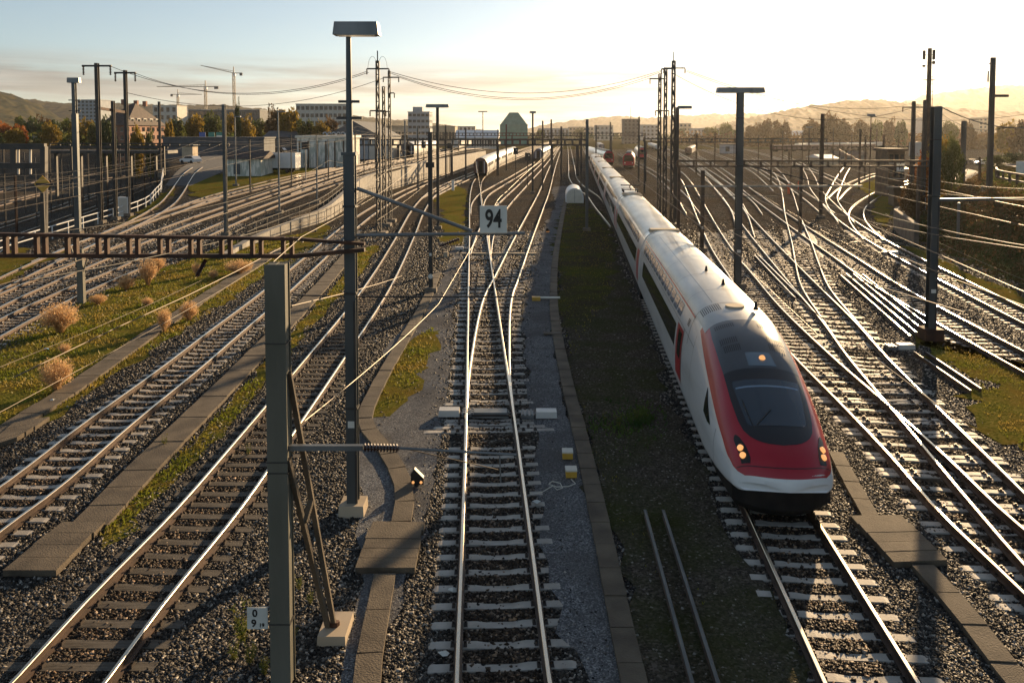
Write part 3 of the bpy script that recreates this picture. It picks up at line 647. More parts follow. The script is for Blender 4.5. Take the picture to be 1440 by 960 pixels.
# ------------------------------------------------------------------ the red and white train
HP = [(0, 3.84), (.2, 3.83), (.5, 3.785), (.8, 3.67), (.98, 3.53), (1.12, 3.31), (1.26, 2.92), (1.36, 2.4), (1.41, 1.9), (1.415, 1.2), (1.38, .75), (1.25, .45)]
_hc = catmull(HP, .02); _hs = np.concatenate([[0], np.cumsum(np.linalg.norm(np.diff(_hc, axis=0), axis=1))]); _hs /= _hs[-1]
def prof(t): return float(np.interp(t, _hs, _hc[:, 0])), float(np.interp(t, _hs, _hc[:, 1]))
_ns = catmull([(0, 1.02, 1.16, .90), (.03, 1.10, 1.30, .87), (.12, 1.16, 1.46, .84), (.35, 1.20, 1.70, .80), (.8, 1.27, 1.97, .74), (1.2, 1.31, 2.17, .70), (1.9, 1.36, 2.53, .62), (2.6, 1.385, 2.87, .55), (3.4, 1.40, 3.22, .45), (4.4, 1.41, 3.54, .45), (5.5, 1.415, 3.75, .45), (6.8, 1.415, 3.84, .45), (30, 1.415, 3.84, .45)], .02)
def nose(s, t, off=0.):
    a = abs(t); g = -1 if t < 0 else 1; x0, z0 = prof(a)
    w, zr, zb = (float(np.interp(s, _ns[:, 0], _ns[:, k])) for k in (1, 2, 3))
    x = g*x0*w/1.415; z = zb+(z0-.45)*(zr-zb)/3.39
    y = s+.75*math.exp(-s/1.6)*(abs(x)/1.3)**2.2
    p = Vector((x, y, z))
    if off:
        e = .02; u = nose(s, t+e)-nose(s, t-e); v = nose(s+e, t)-nose(max(0, s-e), t); n = u.cross(v)
        if n.length > 0:
            n.normalize()
            if n.y > .2 or n.dot(Vector((x, 0, z-1.5))) < 0 and abs(n.y) < .5: n = -n
            p += n*off
    return p
def patch(name, m, s0, s1, tl, tr, off, ns, nt_, parent, smooth=True):
    mb = MB(); vs = []
    for i in range(ns+1):
        s = s0+(s1-s0)*i/ns; a, b = tl(s), tr(s)
        for j in range(nt_+1): vs.append(nose(s, a+(b-a)*j/nt_, off))
    fs = [(i*(nt_+1)+j, i*(nt_+1)+j+1, (i+1)*(nt_+1)+j+1, (i+1)*(nt_+1)+j) for i in range(ns) for j in range(nt_)]
    mb.add(vs, fs); return mb.build(name, m, parent, smooth=smooth)
def tab(*pts):
    xs, ys = zip(*pts); return lambda s: float(np.interp(s, xs, ys))
FY = 17.85; FX = 4.85+.0785*FY
train = thing('passenger_train', 'long white tilting train with red nose and dark windscreen', 'train', (FX, FY, .02), -math.atan(.0785))
C1 = 25.2
stations = [0, .015, .03, .06, .1, .15, .22, .35, .5, .65, .8, 1, 1.2, 1.5, 1.9, 2.3, 2.6, 3, 3.4, 3.9, 4.4, 5, 5.5, 6.2, 6.8, 12, 18, C1]
ts = [k/48 for k in range(-48, 49)]
mb = MB(); vs = [nose(s, t) for s in stations for t in ts]; n = len(ts)
fs = [(i*n+j, i*n+j+1, (i+1)*n+j+1, (i+1)*n+j) for i in range(len(stations)-1) for j in range(n-1)]
vs.append(Vector((0, -.03, 1.03))); c = len(vs)-1; fs += [(j, j+1, c) for j in range(n-1)]+[(n-1, 0, c)]
fs.append(tuple((len(stations)-1)*n+j for j in range(n))); mb.add(vs, fs)
cab = mb.build('cab_car_body', 'train_white', train, smooth=True)
red_t = tab((.03, .33), (.1, .43), (.25, .5), (.6, .515), (1.2, .475), (2.5, .44), (4, .395), (5.2, .345), (5.8, .315))
patch('red_nose_panel', 'train_red', .035, 5.8, lambda s: -red_t(s), red_t, .006, 90, 48, cab)
blk = tab((.60, .0), (.62, .07), (.66, .115), (.72, .15), (.82, .185), (1.0, .215), (1.3, .232), (2, .243), (2.9, .245))
patch('windscreen_surround', 'train_black', .60, 2.95, lambda s: -blk(s), blk, .012, 70, 30, cab)
gl = tab((1.12, .165), (1.2, .18), (1.6, .19), (2.45, .205), (2.52, .20))
scr = patch('windscreen', 'windscreen', 1.12, 2.52, lambda s: -gl(s), gl, .02, 30, 24, cab)
fair = tab((2.9, .245), (3.5, .25), (4.6, .25), (5.3, .235))
fr = patch('roof_fairing', 'fairing', 2.9, 5.3, lambda s: -fair(s), fair, .014, 40, 30, cab)
patch('lamp_panel', 'lamp_pane', 2.98, 3.5, lambda s: -.075, lambda s: .075+(3.5-s)*.04, .02, 8, 8, cab)
mb = MB(); p = nose(3.25, .02, .03); mb.tube([p, p+Vector((0, -.05, .05))], [.085, .05], 14); mb.build('top_headlight', 'lamp_warm', cab)
for g in (-1, 1):
    def gr(name, s0, s1, t0, t1, nb):
        mb = MB()
        for k in range(nb):
            a = t0+(t1-t0)*k/nb; b = a+(t1-t0)*.5/nb
            q = [nose(s0, g*a, .02), nose(s0, g*b, .02), nose(s1, g*b, .02), nose(s1, g*a, .02)]; mb.add(q, [(0, 1, 2, 3)])
        return mb.build(name, 'black_paint', cab)
    gr('roof_grille', 3.62, 3.92, .09, .20, 9); gr('roof_grille', 4.0, 4.28, .095, .212, 9); gr('roof_grille', 4.85, 5.1, .08, .215, 10)
    gr('roof_grille', 6.3, 6.95, .10, .25, 10)
    b0 = tab((.2, .235), (.3, .225), (.6, .235), (.86, .262), (.95, .285)); b1 = tab((.2, .325), (.86, .325), (.95, .30))
    bz = patch('headlight_bezel', 'black_paint', .2, .95, lambda s: g*b0(s), lambda s: g*b1(s), .014, 14, 8, cab)
    for s in (.36, .55):
        p = nose(s, g*.283, .02); nrm = (nose(s, g*.283, .1)-nose(s, g*.283)).normalized()
        mb = MB(); mb.tube([p-nrm*.02, p+nrm*.035, p+nrm*.055], [.078, .07, .03], 16); mb.build('headlight', 'lamp_warm', cab, smooth=True)
    d0 = tab((2.7, -.0), (3.3, -.0)); 
    patch('cab_side_window', 'train_glass', 2.35, 3.3, lambda s: g*tab((2.35, .60), (2.9, .52), (3.3, .44))(s), lambda s: g*tab((2.35, .615), (2.7, .64), (3.3, .635))(s), .01, 14, 8, cab)
    dr = patch('door', 'train_red', 8.0, 9.35, lambda s: g*.47, lambda s: g*.86, .008, 4, 16, cab)
    patch('door_window', 'train_glass', 8.2, 8.95, lambda s: g*.5, lambda s: g*.70, .014, 4, 10, dr)
    patch('door_seam', 'black_paint', 7.9, 7.96, lambda s: g*.45, lambda s: g*.87, .01, 2, 16, dr)
    patch('side_window_band', 'train_glass', 9.7, C1-2.0, lambda s: g*.505, lambda s: g*.685, .008, 30, 8, cab)
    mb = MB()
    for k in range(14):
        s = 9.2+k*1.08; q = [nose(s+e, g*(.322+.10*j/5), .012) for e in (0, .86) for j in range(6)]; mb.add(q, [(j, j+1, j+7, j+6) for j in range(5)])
    mb.build('sky_tinted_roof_panel', 'shoulder', cab)  # glossy roof edge panels, their sky reflection painted in as blue
    gr('air_intake', 7.35, 7.7, .345, .40, 4)
    for s_ in (1.75, 5.9, 10.0, 14.0, 18.0, 22.0): patch('panel_seam', 'fairing', s_, s_+.02, lambda s: g*(.52 if s < 5 else .36), lambda s: g*.95, .006, 1, 20, cab)
    patch('belt_seam', 'fairing', 5.9, C1-.3, lambda s: g*.445, lambda s: g*.449, .006, 10, 1, cab)
    patch('sill_dirt', 'old_concrete', 3.0, C1-.3, lambda s: g*.93, lambda s: g*1.0, .005, 12, 4, cab)
    patch('roof_edge_line', 'train_red', 7.0, C1-.3, lambda s: g*.292, lambda s: g*.306, .007, 20, 2, cab)
patch('roof_skin', 'train_roof', 5.28, 7.2, lambda s: -.285, lambda s: .285, .013, 24, 30, cab); patch('roof_skin', 'train_roof', 7.2, C1-.15, lambda s: -.285, lambda s: .285, .011, 20, 30, cab)
for s, z in ((7.1, .012), (7.15, .012)):
    pass
mb = MB()
for s in (7.0, C1-1.4): 
    mb.add([nose(s, t, .016) for t in ts[24:73]]+[nose(s+.04, t, .016) for t in ts[24:73]], [(j, j+1, 50+j, 49+j) for j in range(48)])
mb.build('roof_seam', 'black_paint', cab)
for s_ in (9.0, 12.0, 15.2, 18.4, 21.4): patch('roof_joint', 'fairing', s_, s_+.035, lambda s: -.29, lambda s: .29, .014, 1, 24, cab)
for x0_ in (-.13, .13): patch('roof_rib', 'fairing', 7.3, C1-1.6, lambda s: x0_-.003, lambda s: x0_+.003, .016, 20, 1, cab)
for s, x in ((12.6, .1), (9.9, .25), (6.2, .55)):
    z = 3.82; mb = MB(); mb.tube([(x, s, z), (x, s, z+.12), (x, s-.03, z+.26)], [.09, .05, .03], 8); mb.build('roof_antenna', 'black_paint', cab)
mb = MB(); mb.tube([(0, 6.55, 3.83), (0, 6.55, 3.88)], .28, 20); mb.build('roof_vent', 'plaster_tan', cab)
patch('hood_seam', 'train_black', .15, .163, lambda s: -.42, lambda s: .42, .016, 1, 60, cab)
# wiper
w0 = nose(1.15, -.12, .03); w1 = nose(1.55, -.02, .035); mb = MB(); mb.bar(w0, w1, .025); mb.bar(nose(1.15, -.15, .03), nose(1.9, -.17, .035), .02); mb.build('wiper', 'black_paint', scr)
# sun blind line across the top of the glass
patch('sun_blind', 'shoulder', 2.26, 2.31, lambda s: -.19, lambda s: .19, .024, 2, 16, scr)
# black valance under the nose, following its plan curve
pl = [(x, .16+.62*(abs(x)/1.2)**2.2) for x in np.linspace(-1.16, 1.16, 21)]
pl2 = pl+[(1.27, 2.2), (1.3, C1-.4), (-1.3, C1-.4), (-1.27, 2.2)]
pl2 = [(x*.975, y+.03) for x, y in pl2]; mb = MB(); mb.prism(pl2, .50, .93)
lo_ = [(x*.86, y*.9+.34) for x, y in pl]+[(1.1, 2.4), (1.1, C1-.4), (-1.1, C1-.4), (-1.1, 2.4)]
k = len(pl2); mb.add([(x, y, .51) for x, y in pl2]+[(x, y, .26) for x, y in lo_], [(i, (i+1) % k, k+(i+1) % k, k+i) for i in range(k)]+[tuple(range(k, 2*k))]); mb.build('underframe', 'skirt', cab)
def bogie(y, par):
    mb = MB()
    for ax in (-1.35, 1.35):
        for sx in (-.755, .755): mb.tube([(sx-.07, y+ax, .64), (sx+.07, y+ax, .64)], .43, 18)
        mb.tube([(-.8, y+ax, .64), (.8, y+ax, .64)], .08, 8)
    for sx in (-1.1, 1.1): mb.box(sx, y, .5, .16, 3.4, .3)
    mb.build('bogie', 'skirt', par)
bogie(5.2, cab); bogie(C1-4, cab)
# coupled cars behind: one mesh each, copied
CL = 26.2
def sect(y): return [nose(28, t)+Vector((0, y-28, 0)) for t in ts]
mb = MB(); vs = sect(.25)+sect(CL-.25); mb.add(vs, [(j, j+1, n+j+1, n+j) for j in range(n-1)]+[tuple(range(n)), tuple(range(n, 2*n))]); CARM = mb.mesh('coach_body', 'train_white', True)
def side(off, t0, t1, a, b, m, name, g, nt_=8):
    mb = MB(); vs = []
    for y in (a, b): vs += [nose(28, g*(t0+(t1-t0)*j/nt_), off)+Vector((0, y-28, 0)) for j in range(nt_+1)]
    k = nt_+1; mb.add(vs, [(j, j+1, k+j+1, k+j) for j in range(nt_)]); return mb.mesh(name, m, True)
parts = []
for g in (-1, 1):
    parts.append(('side_window_band', side(.008, .505, .685, 2.6, CL-2.6, 'train_glass', 'side_window_band', g)))
    for s_ in (4.8, 8.9, 13.1, 17.3, 21.4): parts.append(('panel_seam', side(.006, .36, .95, s_, s_+.02, 'fairing', 'panel_seam', g, 16)))
    parts.append(('sill_dirt', side(.005, .93, 1.0, .3, CL-.3, 'old_concrete', 'sill_dirt', g, 4)))
    for a in (.7, CL-1.95): parts.append(('door', side(.008, .47, .86, a, a+1.25, 'train_red', 'door', g)))
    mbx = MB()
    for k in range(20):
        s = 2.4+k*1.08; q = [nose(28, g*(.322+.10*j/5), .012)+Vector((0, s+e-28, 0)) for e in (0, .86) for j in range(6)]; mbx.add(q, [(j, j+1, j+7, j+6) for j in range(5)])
    parts.append(('sky_tinted_roof_panel', mbx.mesh('sky_tinted_roof_panel', 'shoulder')))  # same shoulder panels on the coaches, reflected sky put into the colour
for s_ in (4.6, 8.2, 11.8, 15.4, 19.0, 22.4): parts.append(('roof_joint', side(.014, -.29, .29, s_, s_+.035, 'fairing', 'roof_joint', 1, 24)))
parts.append(('roof_skin', side(.007, -.285, .285, 1.3, CL-1.3, 'train_roof', 'roof_skin', 1, 30)))
mbx = MB(); mbx.box(0, .8, 3.80, 1.7, .7, .14, top=.9); mbx.box(0, CL-.8, 3.80, 1.7, .7, .14, top=.9); parts.append(('roof_end_cover', mbx.mesh('roof_end_cover', 'plaster_tan')))
mbx = MB(); mbx.box(0, CL/2, .42, 2.6, CL-1, .7); UFM = mbx.mesh('underframe', 'skirt'); parts.append(('underframe', UFM))
mbx = MB(); vs = [p*1.0 for p in sect(-.28)]+sect(.28); vs = [Vector((p.x*.90, p.y, .35+(p.z-.35)*.94)) for p in vs]; mbx.add(vs, [(j, j+1, n+j+1, n+j) for j in range(n-1)]); GAPM = mbx.mesh('gangway', 'black_paint', True); parts.append(('gangway', GAPM))
for k in range(6):
    bo = obj('coach_body', CARM, train, (0, C1+.15+k*CL, 0))
    for nm, me in parts: obj(nm, me, bo)
    if k < 2: bogie(4, bo); bogie(CL-4, bo)
    if k in (1, 4):                                        # lowered pantograph on its frame
        mb = MB(); y0 = 2.0 if k == 1 else CL-4
        for dx in (-.6, .6): mb.bar((dx, y0, 4.05), (dx, y0+1.9, 4.05), .06)
        for y in (y0, y0+1.9): mb.bar((-.7, y, 4.05), (.7, y, 4.05), .06); [mb.tube([(sx, y, 3.78), (sx, y, 4.05)], .06, 8) for sx in (-.6, .6)]
        mb.bar((0, y0, 4.1), (0, y0+1.7, 4.28), .08); mb.bar((0, y0+1.7, 4.28), (0, y0+.2, 4.42), .06)
        for y in (y0, y0+.35): mb.bar((-.85, y, 4.45), (.85, y, 4.45), .07)
        mb.build('pantograph', 'black_paint', bo)
# ------------------------------------------------------------------ other trains
def car_shell(Lc, hw=1.4, zt=3.9, ends=True):
    q = [(-hw+.05, .9), (-hw, 1.3), (-hw, 2.6), (-hw+.12, 3.05), (-hw*.62, zt-.3), (-hw*.3, zt-.06), (0, zt), (hw*.3, zt-.06), (hw*.62, zt-.3), (hw-.12, 3.05), (hw, 2.6), (hw, 1.3), (hw-.05, .9)]
    mb = MB(); mb.wallprism(q, .2, Lc-.2); return mb, q
def place_on(key, s0):
    """point and heading on a track, s0 metres after the track's first point beyond Y0"""
    c = TRK[key]['c']; seg = np.linalg.norm(np.diff(c, axis=0), axis=1); s = np.concatenate([[0], np.cumsum(seg)])
    return Vector((np.interp(s0, s, c[:, 0]), np.interp(s0, s, c[:, 1]), 0))
def s_at(key, px, py):
    p = at(px, py, RT); c = TRK[key]['c']; seg = np.linalg.norm(np.diff(c, axis=0), axis=1); s = np.concatenate([[0], np.cumsum(seg)])
    return float(s[int(np.argmin(((c-np.array((p.x, p.y)))**2).sum(1)))])
def rake(name, label, cat, key, s0, ncar, Lc, body, tail, win, winmat='train_glass', zt=3.9, stripe=None):
    p0 = place_on(key, s0); root = thing(name, label, cat, (p0.x, p0.y, hgt(p0.x, p0.y)+.18))
    bm_, q = car_shell(Lc, zt=zt); me = bm_.mesh('coach_body', body, True)
    um = MB(); um.box(0, Lc/2, .6, 2.4, Lc-1, .7); ume = um.mesh('underframe', 'skirt')
    for k in range(ncar):
        a, b = place_on(key, s0+k*Lc), place_on(key, s0+(k+1)*Lc); d = b-a
        o = obj('coach_body', me, root, (a.x-p0.x, a.y-p0.y, hgt(a.x, a.y)-hgt(p0.x, p0.y)), math.atan2(d.y, d.x)-math.pi/2)
        obj('underframe', ume, o)
        if win:
            for g in (-1, 1):
                mb = MB()
                for j in range(int((Lc-4)/2)): mb.box(g*1.405, 2.4+j*2, 2.35, .02, 1.3, .75)
                mb.build('window_row', winmat, o)
        if k == 0 and tail:
            mb = MB(); mb.wallprism([(x*.99, z) for x, z in q], .05, .19); e = mb.build('end_wall', tail, o)
            mb = MB(); mb.box(0, .03, 2.1, .8, .05, 2.2); mb.build('end_door', 'skirt', e)
            for g in (-.75, .75): mb = MB(); mb.box(g, .03, 2.0, .12, .06, 2.3); mb.build('grab_rail', 'white_metal', e)
    return root
rake('coach_rake', 'parked cream coaches with rounded roofs and a dark brown end', 'train', 'A', s_at('A', 676, 250)+2, 5, 25., 'wagon_white', 'wagon_brown', True)
rake('coach_rake', 'dark blue coaches standing behind the parked cream coaches', 'train', 'B', s_at('B', 755, 228)+8, 3, 25., 'navy', 'navy', True)
rake('goods_train', 'pale tank wagons with a dark end beside the lattice masts', 'train', 'S', s_at('S', 575, 222), 4, 14., 'wagon_white', 'navy', False, zt=3.6)
def red_front(name, label, px, py, key, Lc, body, front, off):
    s0 = s_at(key, px, py)+off; a, b = place_on(key, s0), place_on(key, s0+Lc); d = b-a
    root = thing(name, label, 'train', (a.x, a.y, .18), math.atan2(d.y, d.x)-math.pi/2)
    m_, q = car_shell(Lc); bo = m_.build('car_body', body, root, smooth=True)
    mb = MB(); mb.wallprism([(x*1.01, z*1.004) for x, z in q], .0, .9); mb.build('cab_front', front, root)
    mb = MB(); mb.wallprism([(-1.2, 1.9), (-1.0, 3.35), (1.0, 3.35), (1.2, 1.9)], -.04, .02); mb.build('windscreen', 'train_glass', root)
    for g in (-.9, .9): mb = MB(); mb.tube([(g, -.06, 1.5), (g, .02, 1.5)], .14, 10); mb.build('headlight', 'lamp_lens', root)
    mb = MB(); mb.box(0, Lc/2, .55, 2.4, Lc-1, .7); mb.build('underframe', 'skirt', root)
    mb = MB(); mb.box(0, 0, 0, 1.5, 1.2, .35, top=.85); em = mb.mesh('roof_box', 'fairing')
    for k in range(int(min(Lc, 40)/2.5)): obj('roof_box', em, root, (0, 1.6+k*2.4, 4.0))
    return root
for nm, lb, px, py, key, Lc, bo_, rz in (('railcar', 'red fronted railcar left of the dark locomotive', 856, 234, 'F', 70., 'train_white', .02), ('locomotive', 'dark red locomotive with cluttered roof right of the long train', 884, 239, 'G', 19., 'wagon_brown', .16), ('railcar', 'small red and white railcar behind the lattice masts', 903, 226, 'G', 40., 'train_white', .12)):
    r = red_front(nm, lb, px, py, key, Lc, bo_, 'train_red', 0); q = flat(px, py); r.location = (q.x, q.y, .18); r.rotation_euler = (0, 0, -rz)
# ------------------------------------------------------------------ masts, lamps, gantries
def text(body, size, m, parent, loc, rot, sx=1.0, name='lettering', ext=.004, align='CENTER'):
    cu = bpy.data.curves.new(name, 'FONT'); cu.body = body; cu.size = size; cu.extrude = ext; cu.align_x = align; cu.align_y = 'CENTER'; cu.offset = size*.022
    t = bpy.data.objects.new('t', cu); COL.objects.link(t); dg = bpy.context.evaluated_depsgraph_get()
    me = bpy.data.meshes.new_from_object(t.evaluated_get(dg)); bpy.data.objects.remove(t); me.materials.clear(); me.materials.append(MAT[m])
    o = obj(name, me, parent, loc); o.rotation_euler = rot; o.scale = (sx, 1, 1); return o
def insulator(mb, p, q, r, n=8, mi=0):
    p, q = Vector(p), Vector(q); mb.tube([p, q], r*.45, 10, mi)
    for k in range(n):
        a = p.lerp(q, (k+.25)/n); b = p.lerp(q, (k+.6)/n); mb.tube([a, b], [r, r*.75], 12, mi)
def foot(root, w=.9, h=.35, m='old_concrete'):
    mb = MB(); mb.box(0, 0, h/2-.1, w, w, h+.2, top=.94); return mb.build('foundation', m, root)
def hsec(mb, z0, z1, w, d, mi=0, x=0, y=0, tf=.03):
    """rolled steel H section: two flanges facing the camera and a web"""
    zc, h = (z0+z1)/2, z1-z0
    mb.box(x, y-d/2+tf/2, zc, w, tf, h, mi); mb.box(x, y+d/2-tf/2, zc, w, tf, h, mi); mb.box(x, y, zc, tf*.8, d-2*tf, h, mi)
def lattice(mb, z0, z1, w0, w1, bay=1.2, t=.09, mi=0, x=0, y=0):
    for sx in (-1, 1):
        for sy in (-1, 1): mb.bar((x+sx*w0/2, y+sy*w0/2, z0), (x+sx*w1/2, y+sy*w1/2, z1), t, t, mi)
    n = max(2, int((z1-z0)/bay))
    for k in range(n):
        za, zb = z0+(z1-z0)*k/n, z0+(z1-z0)*(k+1)/n; wa, wb = w0+(w1-w0)*k/n, w0+(w1-w0)*(k+1)/n; s = 1 if k % 2 else -1
        for sy in (-1, 1):
            mb.bar((x-s*wa/2, y+sy*wa/2, za), (x+s*wb/2, y+sy*wb/2, zb), t*.55, t*.55, mi); mb.bar((x-wb/2, y+sy*wb/2, zb), (x+wb/2, y+sy*wb/2, zb), t*.6, t*.6, mi)
            mb.bar((x+sy*wa/2, y-s*wa/2, za), (x+sy*wb/2, y+s*wb/2, zb), t*.55, t*.55, mi)
def mast(label, px, py, ytop, w=.26, m='pole_grey', kind='h', group='catenary masts of the yard', cat='mast', name='catenary_mast', found=True, pos=None):
    p = pos or at(px, py); r = thing(name, label, cat, p, group=group); h = zrow(ytop, p.y)-p.z; mb = MB()
    if kind == 'h': hsec(mb, 0, h, w, w*1.05)
    elif kind == 'lattice': lattice(mb, 0, h, w*.55, w*.36, bay=max(1.0, w*1.8), t=w*.17)
    elif kind == 'tube': mb.tube([(0, 0, 0), (0, 0, h)], [w/2, w/2*.7], 12)
    elif kind == 'box': mb.box(0, 0, h/2, w, w*.8, h, 0, top=.85)
    mb.build('shaft', m, r)
    if p.y < 65 and kind == 'h' and w > .2:
        for f in (.3, .62, .86): mb = MB(); mb.box(0, 0, h*f, w*1.12, w*1.17, .05); mb.build('clamp_band', 'pole_dark', r)
        mb = MB(); mb.tube([(w*.36, -w*.56, .2), (w*.36, -w*.56, h*.6)], .022, 6); mb.build('cable_conduit', 'pole_dark', r)
        mb = MB(); mb.box(0, -w*.55, min(2.2, h*.3), w*.62, .015, .16); mb.build('number_plate', 'sign_white', r)
    if found: foot(r, max(.7, w*2.4), .3)
    return r, p, h
G_ARM = 'pole_dark'
def crossbar(r, z, x0, x1, t=.1, m='pole_dark', name='crossarm', y=0):
    mb = MB(); mb.bar((x0, y, z), (x1, y, z), t, t); return mb.build(name, m, r)
# --- the near post at the bottom edge, with brace, arm, insulator and kilometre plate
Y0 = 13.0; X0 = xcol(396, Y0, 2)
post = thing('catenary_post', 'near grey green post cut off at the bottom edge with slanting braces', 'post', (X0, Y0, 0), group='catenary masts of the yard')
h = zrow(370, Y0); mb = MB(); hsec(mb, 0, h, .33, .30, tf=.022); mb.box(-.0, -.0, h/2, .29, .22, h-.02)
mb.build('shaft', 'post_concrete', post); 
for z in (zrow(480, Y0), zrow(645, Y0), zrow(660, Y0), zrow(870, Y0)): mb = MB(); mb.box(0, 0, z, .35, .32, .018); mb.build('strap', 'pole_dark', post)
fo = at(470, 893); fl = Vector((fo.x-X0, fo.y-Y0, 0))
for py_, dx in ((524, .0), (642, -.04)):
    a = Vector((.16, .02+dx*3, zrow(py_, Y0))); mb = MB(); mb.bar(a, fl+Vector((dx*2.5, dx, .17)), .085, .07)
    mb.build('brace', 'slab_brown', post)
mb = MB(); mb.bar(Vector((.16, .02, zrow(524, Y0))).lerp(fl, .46), Vector((.16, -.1, zrow(642, Y0))).lerp(fl, .33), .1, .07); mb.build('brace_rung', 'slab_brown', post)
mb = MB(); mb.box(fl.x+.02, fl.y+.05, .06, .52, .8, .26, top=.95); mb.build('foundation', 'plaster_tan', post)
mb = MB(); mb.tube([fl+Vector((0, 0, .17)), fl+Vector((0, .02, .25))], .1, 8); mb.build('brace_shoe', 'rust_beam', post)
za = zrow(629, Y0); mb = MB(); mb.bar((.15, 0, za), (1.36, 0, za), .085); mb.build('bracket_arm', 'galvanised', post)
mb = MB(); insulator(mb, (1.38, 0, za), (1.95, 0, za-.01), .075, 11); ins = mb.build('insulator', 'insulator', post)
mb = MB(); p1 = Vector((xcol(726, Y0+.35, za-.26)-X0, .35, za-.26)); mb.tube([(1.95, 0, za-.01), p1], .022, 8); mb.tube([(p1.x-.28, p1.y-.03, za-.2), (p1.x-.26, p1.y-.05, za-.72)], .012, 6)
mb.build('steady_arm', 'galvanised', post)
zk = zrow(867, Y0); kp = MB(); kp.box(0, 0, 0, .34, .02, .36); ko = kp.build('kilometre_plate', 'sign_white', post, (xcol(363, Y0, zk)-X0, -.03, zk))
kp = MB(); kp.bar((0, .03, .15), (.4, .03, .15), .04); kp.build('plate_bracket', 'galvanised', ko)
text('0', .17, 'black_paint', ko, (-.04, -.014, .085), (math.pi/2, 0, 0)); text('9', .17, 'black_paint', ko, (-.06, -.014, -.085), (math.pi/2, 0, 0)); text('19', .09, 'black_paint', ko, (.07, -.014, -.115), (math.pi/2, 0, 0))
# --- tall lamp post with tube bracket
lp, p, h = mast('tall blue grey post carrying a box lamp and the tube bracket of sign 94', 497, 720, 218, .26, 'pole_grey', 'h', cat='lamp post', name='lamp_post', found=False)
YL = p.y; mb = MB(); mb.box(0, 0, h/2, .2, .2, h-.02); mb.box(0, 0, h+.03, .34, .34, .07); mb.build('shaft_infill', 'pole_grey', lp)
h2 = zrow(52, YL); mb = MB(); mb.tube([(0, 0, h), (0, 0, h2)], [.085, .06], 12); mb.build('upper_mast', 'pole_grey', lp)
zl = zrow(41, YL); mb = MB(); mb.box(.2, 0, zl, 1.06, .42, .30, top=.93); hd = mb.build('lamp_head', 'galvanised', lp)
mb = MB(); mb.box(.2, 0, zl-.155, .9, .34, .02); mb.build('lamp_glass', 'lamp_lens', hd)
for y_, w_ in ((143, .25), (166, .3)): crossbar(lp, zrow(y_, YL), -w_, w_, .06, 'pole_dark')
mb = MB(); mb.box(0, 0, .1, .62, .62, .36, top=.93); mb.build('foundation', 'plaster_tan', lp)
def RL(px, py, dy=0): z = zrow(py, YL+dy); return Vector((xcol(px, YL+dy, z)-p.x, dy, z-p.z))
mb = MB(); mb.tube([RL(502, 265), RL(664, 325)], .045, 10); mb.build('diagonal_tube', 'galvanised', lp)
mb = MB(); mb.tube([RL(500, 331), RL(738, 328)], .042, 10); mb.build('bracket_tube', 'galvanised', lp)
mb = MB(); mb.tube([RL(412, 415), RL(500, 417), RL(742, 417.5)], .018, 6); insulator(mb, RL(556, 417), RL(578, 417), .045, 6); mb.build('registration_tube', 'pole_dark', lp)
mb = MB(); insulator(mb, RL(618, 346, .2), RL(646, 336, .2), .06, 8); mb.build('insulator', 'insulator', lp)
zs = zrow(308, YL); sg = thing('number_sign', 'grey white square sign with the number 94 over the central track', 'sign', (xcol(694, YL, zs), YL-.07, zs), group='number signs of the yard')
mb = MB(); mb.box(0, 0, 0, .64, .03, .64); bd = mb.build('board', 'sign_white', sg); mb = MB(); mb.box(0, .03, -.02, .5, .04, .08); mb.build('clamp', 'pole_dark', sg)
text('94', .60, 'black_paint', sg, (0, -.02, -.005), (math.pi/2, 0, 0), .66, ext=.006)
# --- rusty girder across the left
YG = YL-.25; gx0, gx1 = xcol(-90, YG, 6.4), xcol(513, YG, 6.4)
gd = thing('gantry_girder', 'rusty brown girder of two rails running left from the tall lamp post', 'girder', (gx0, YG, 0))
zt0, zt1, zb0 = zrow(331, YG), zrow(341, YG), zrow(356, YG); Lg = gx1-gx0
mb = MB(); mb.bar((0, 0, zrow(328, YG)), (Lg*.84, 0, zrow(336, YG)), .16, .07); mb.bar((Lg*.84, 0, zrow(336, YG)), (Lg, 0, zrow(343, YG)), .16, .07); mb.build('top_chord', 'rust_beam', gd)
mb = MB(); mb.bar((0, 0, zrow(359, YG)), (Lg*.84, 0, zrow(360, YG)), .16, .09); mb.bar((Lg*.84, 0, zrow(360, YG)), (Lg, 0, zrow(351, YG)), .16, .09); mb.build('bottom_chord', 'rust_beam', gd)
bt = MB(); bt.box(0, 0, 0, .085, .12, zrow(330, YG)-zrow(359, YG)-.04); bt = bt.mesh('batten', 'rust_beam')
k = 0; x = .2
while x < Lg*.86:
    obj('batten', bt, gd, (x, 0, (zrow(330, YG)+zrow(359, YG))/2-.04*x/Lg)); x += .2 if k % 2 == 0 else .52; k += 1
mb = MB(); q = Vector((xcol(272, YG, 6.2)-gx0, 0, zrow(385, YG))); insulator(mb, (q.x+.28, .0, zrow(366, YG)), (q.x-.05, .3, zrow(392, YG)), .05, 9); mb.build('hanging_insulator', 'insulator', gd)
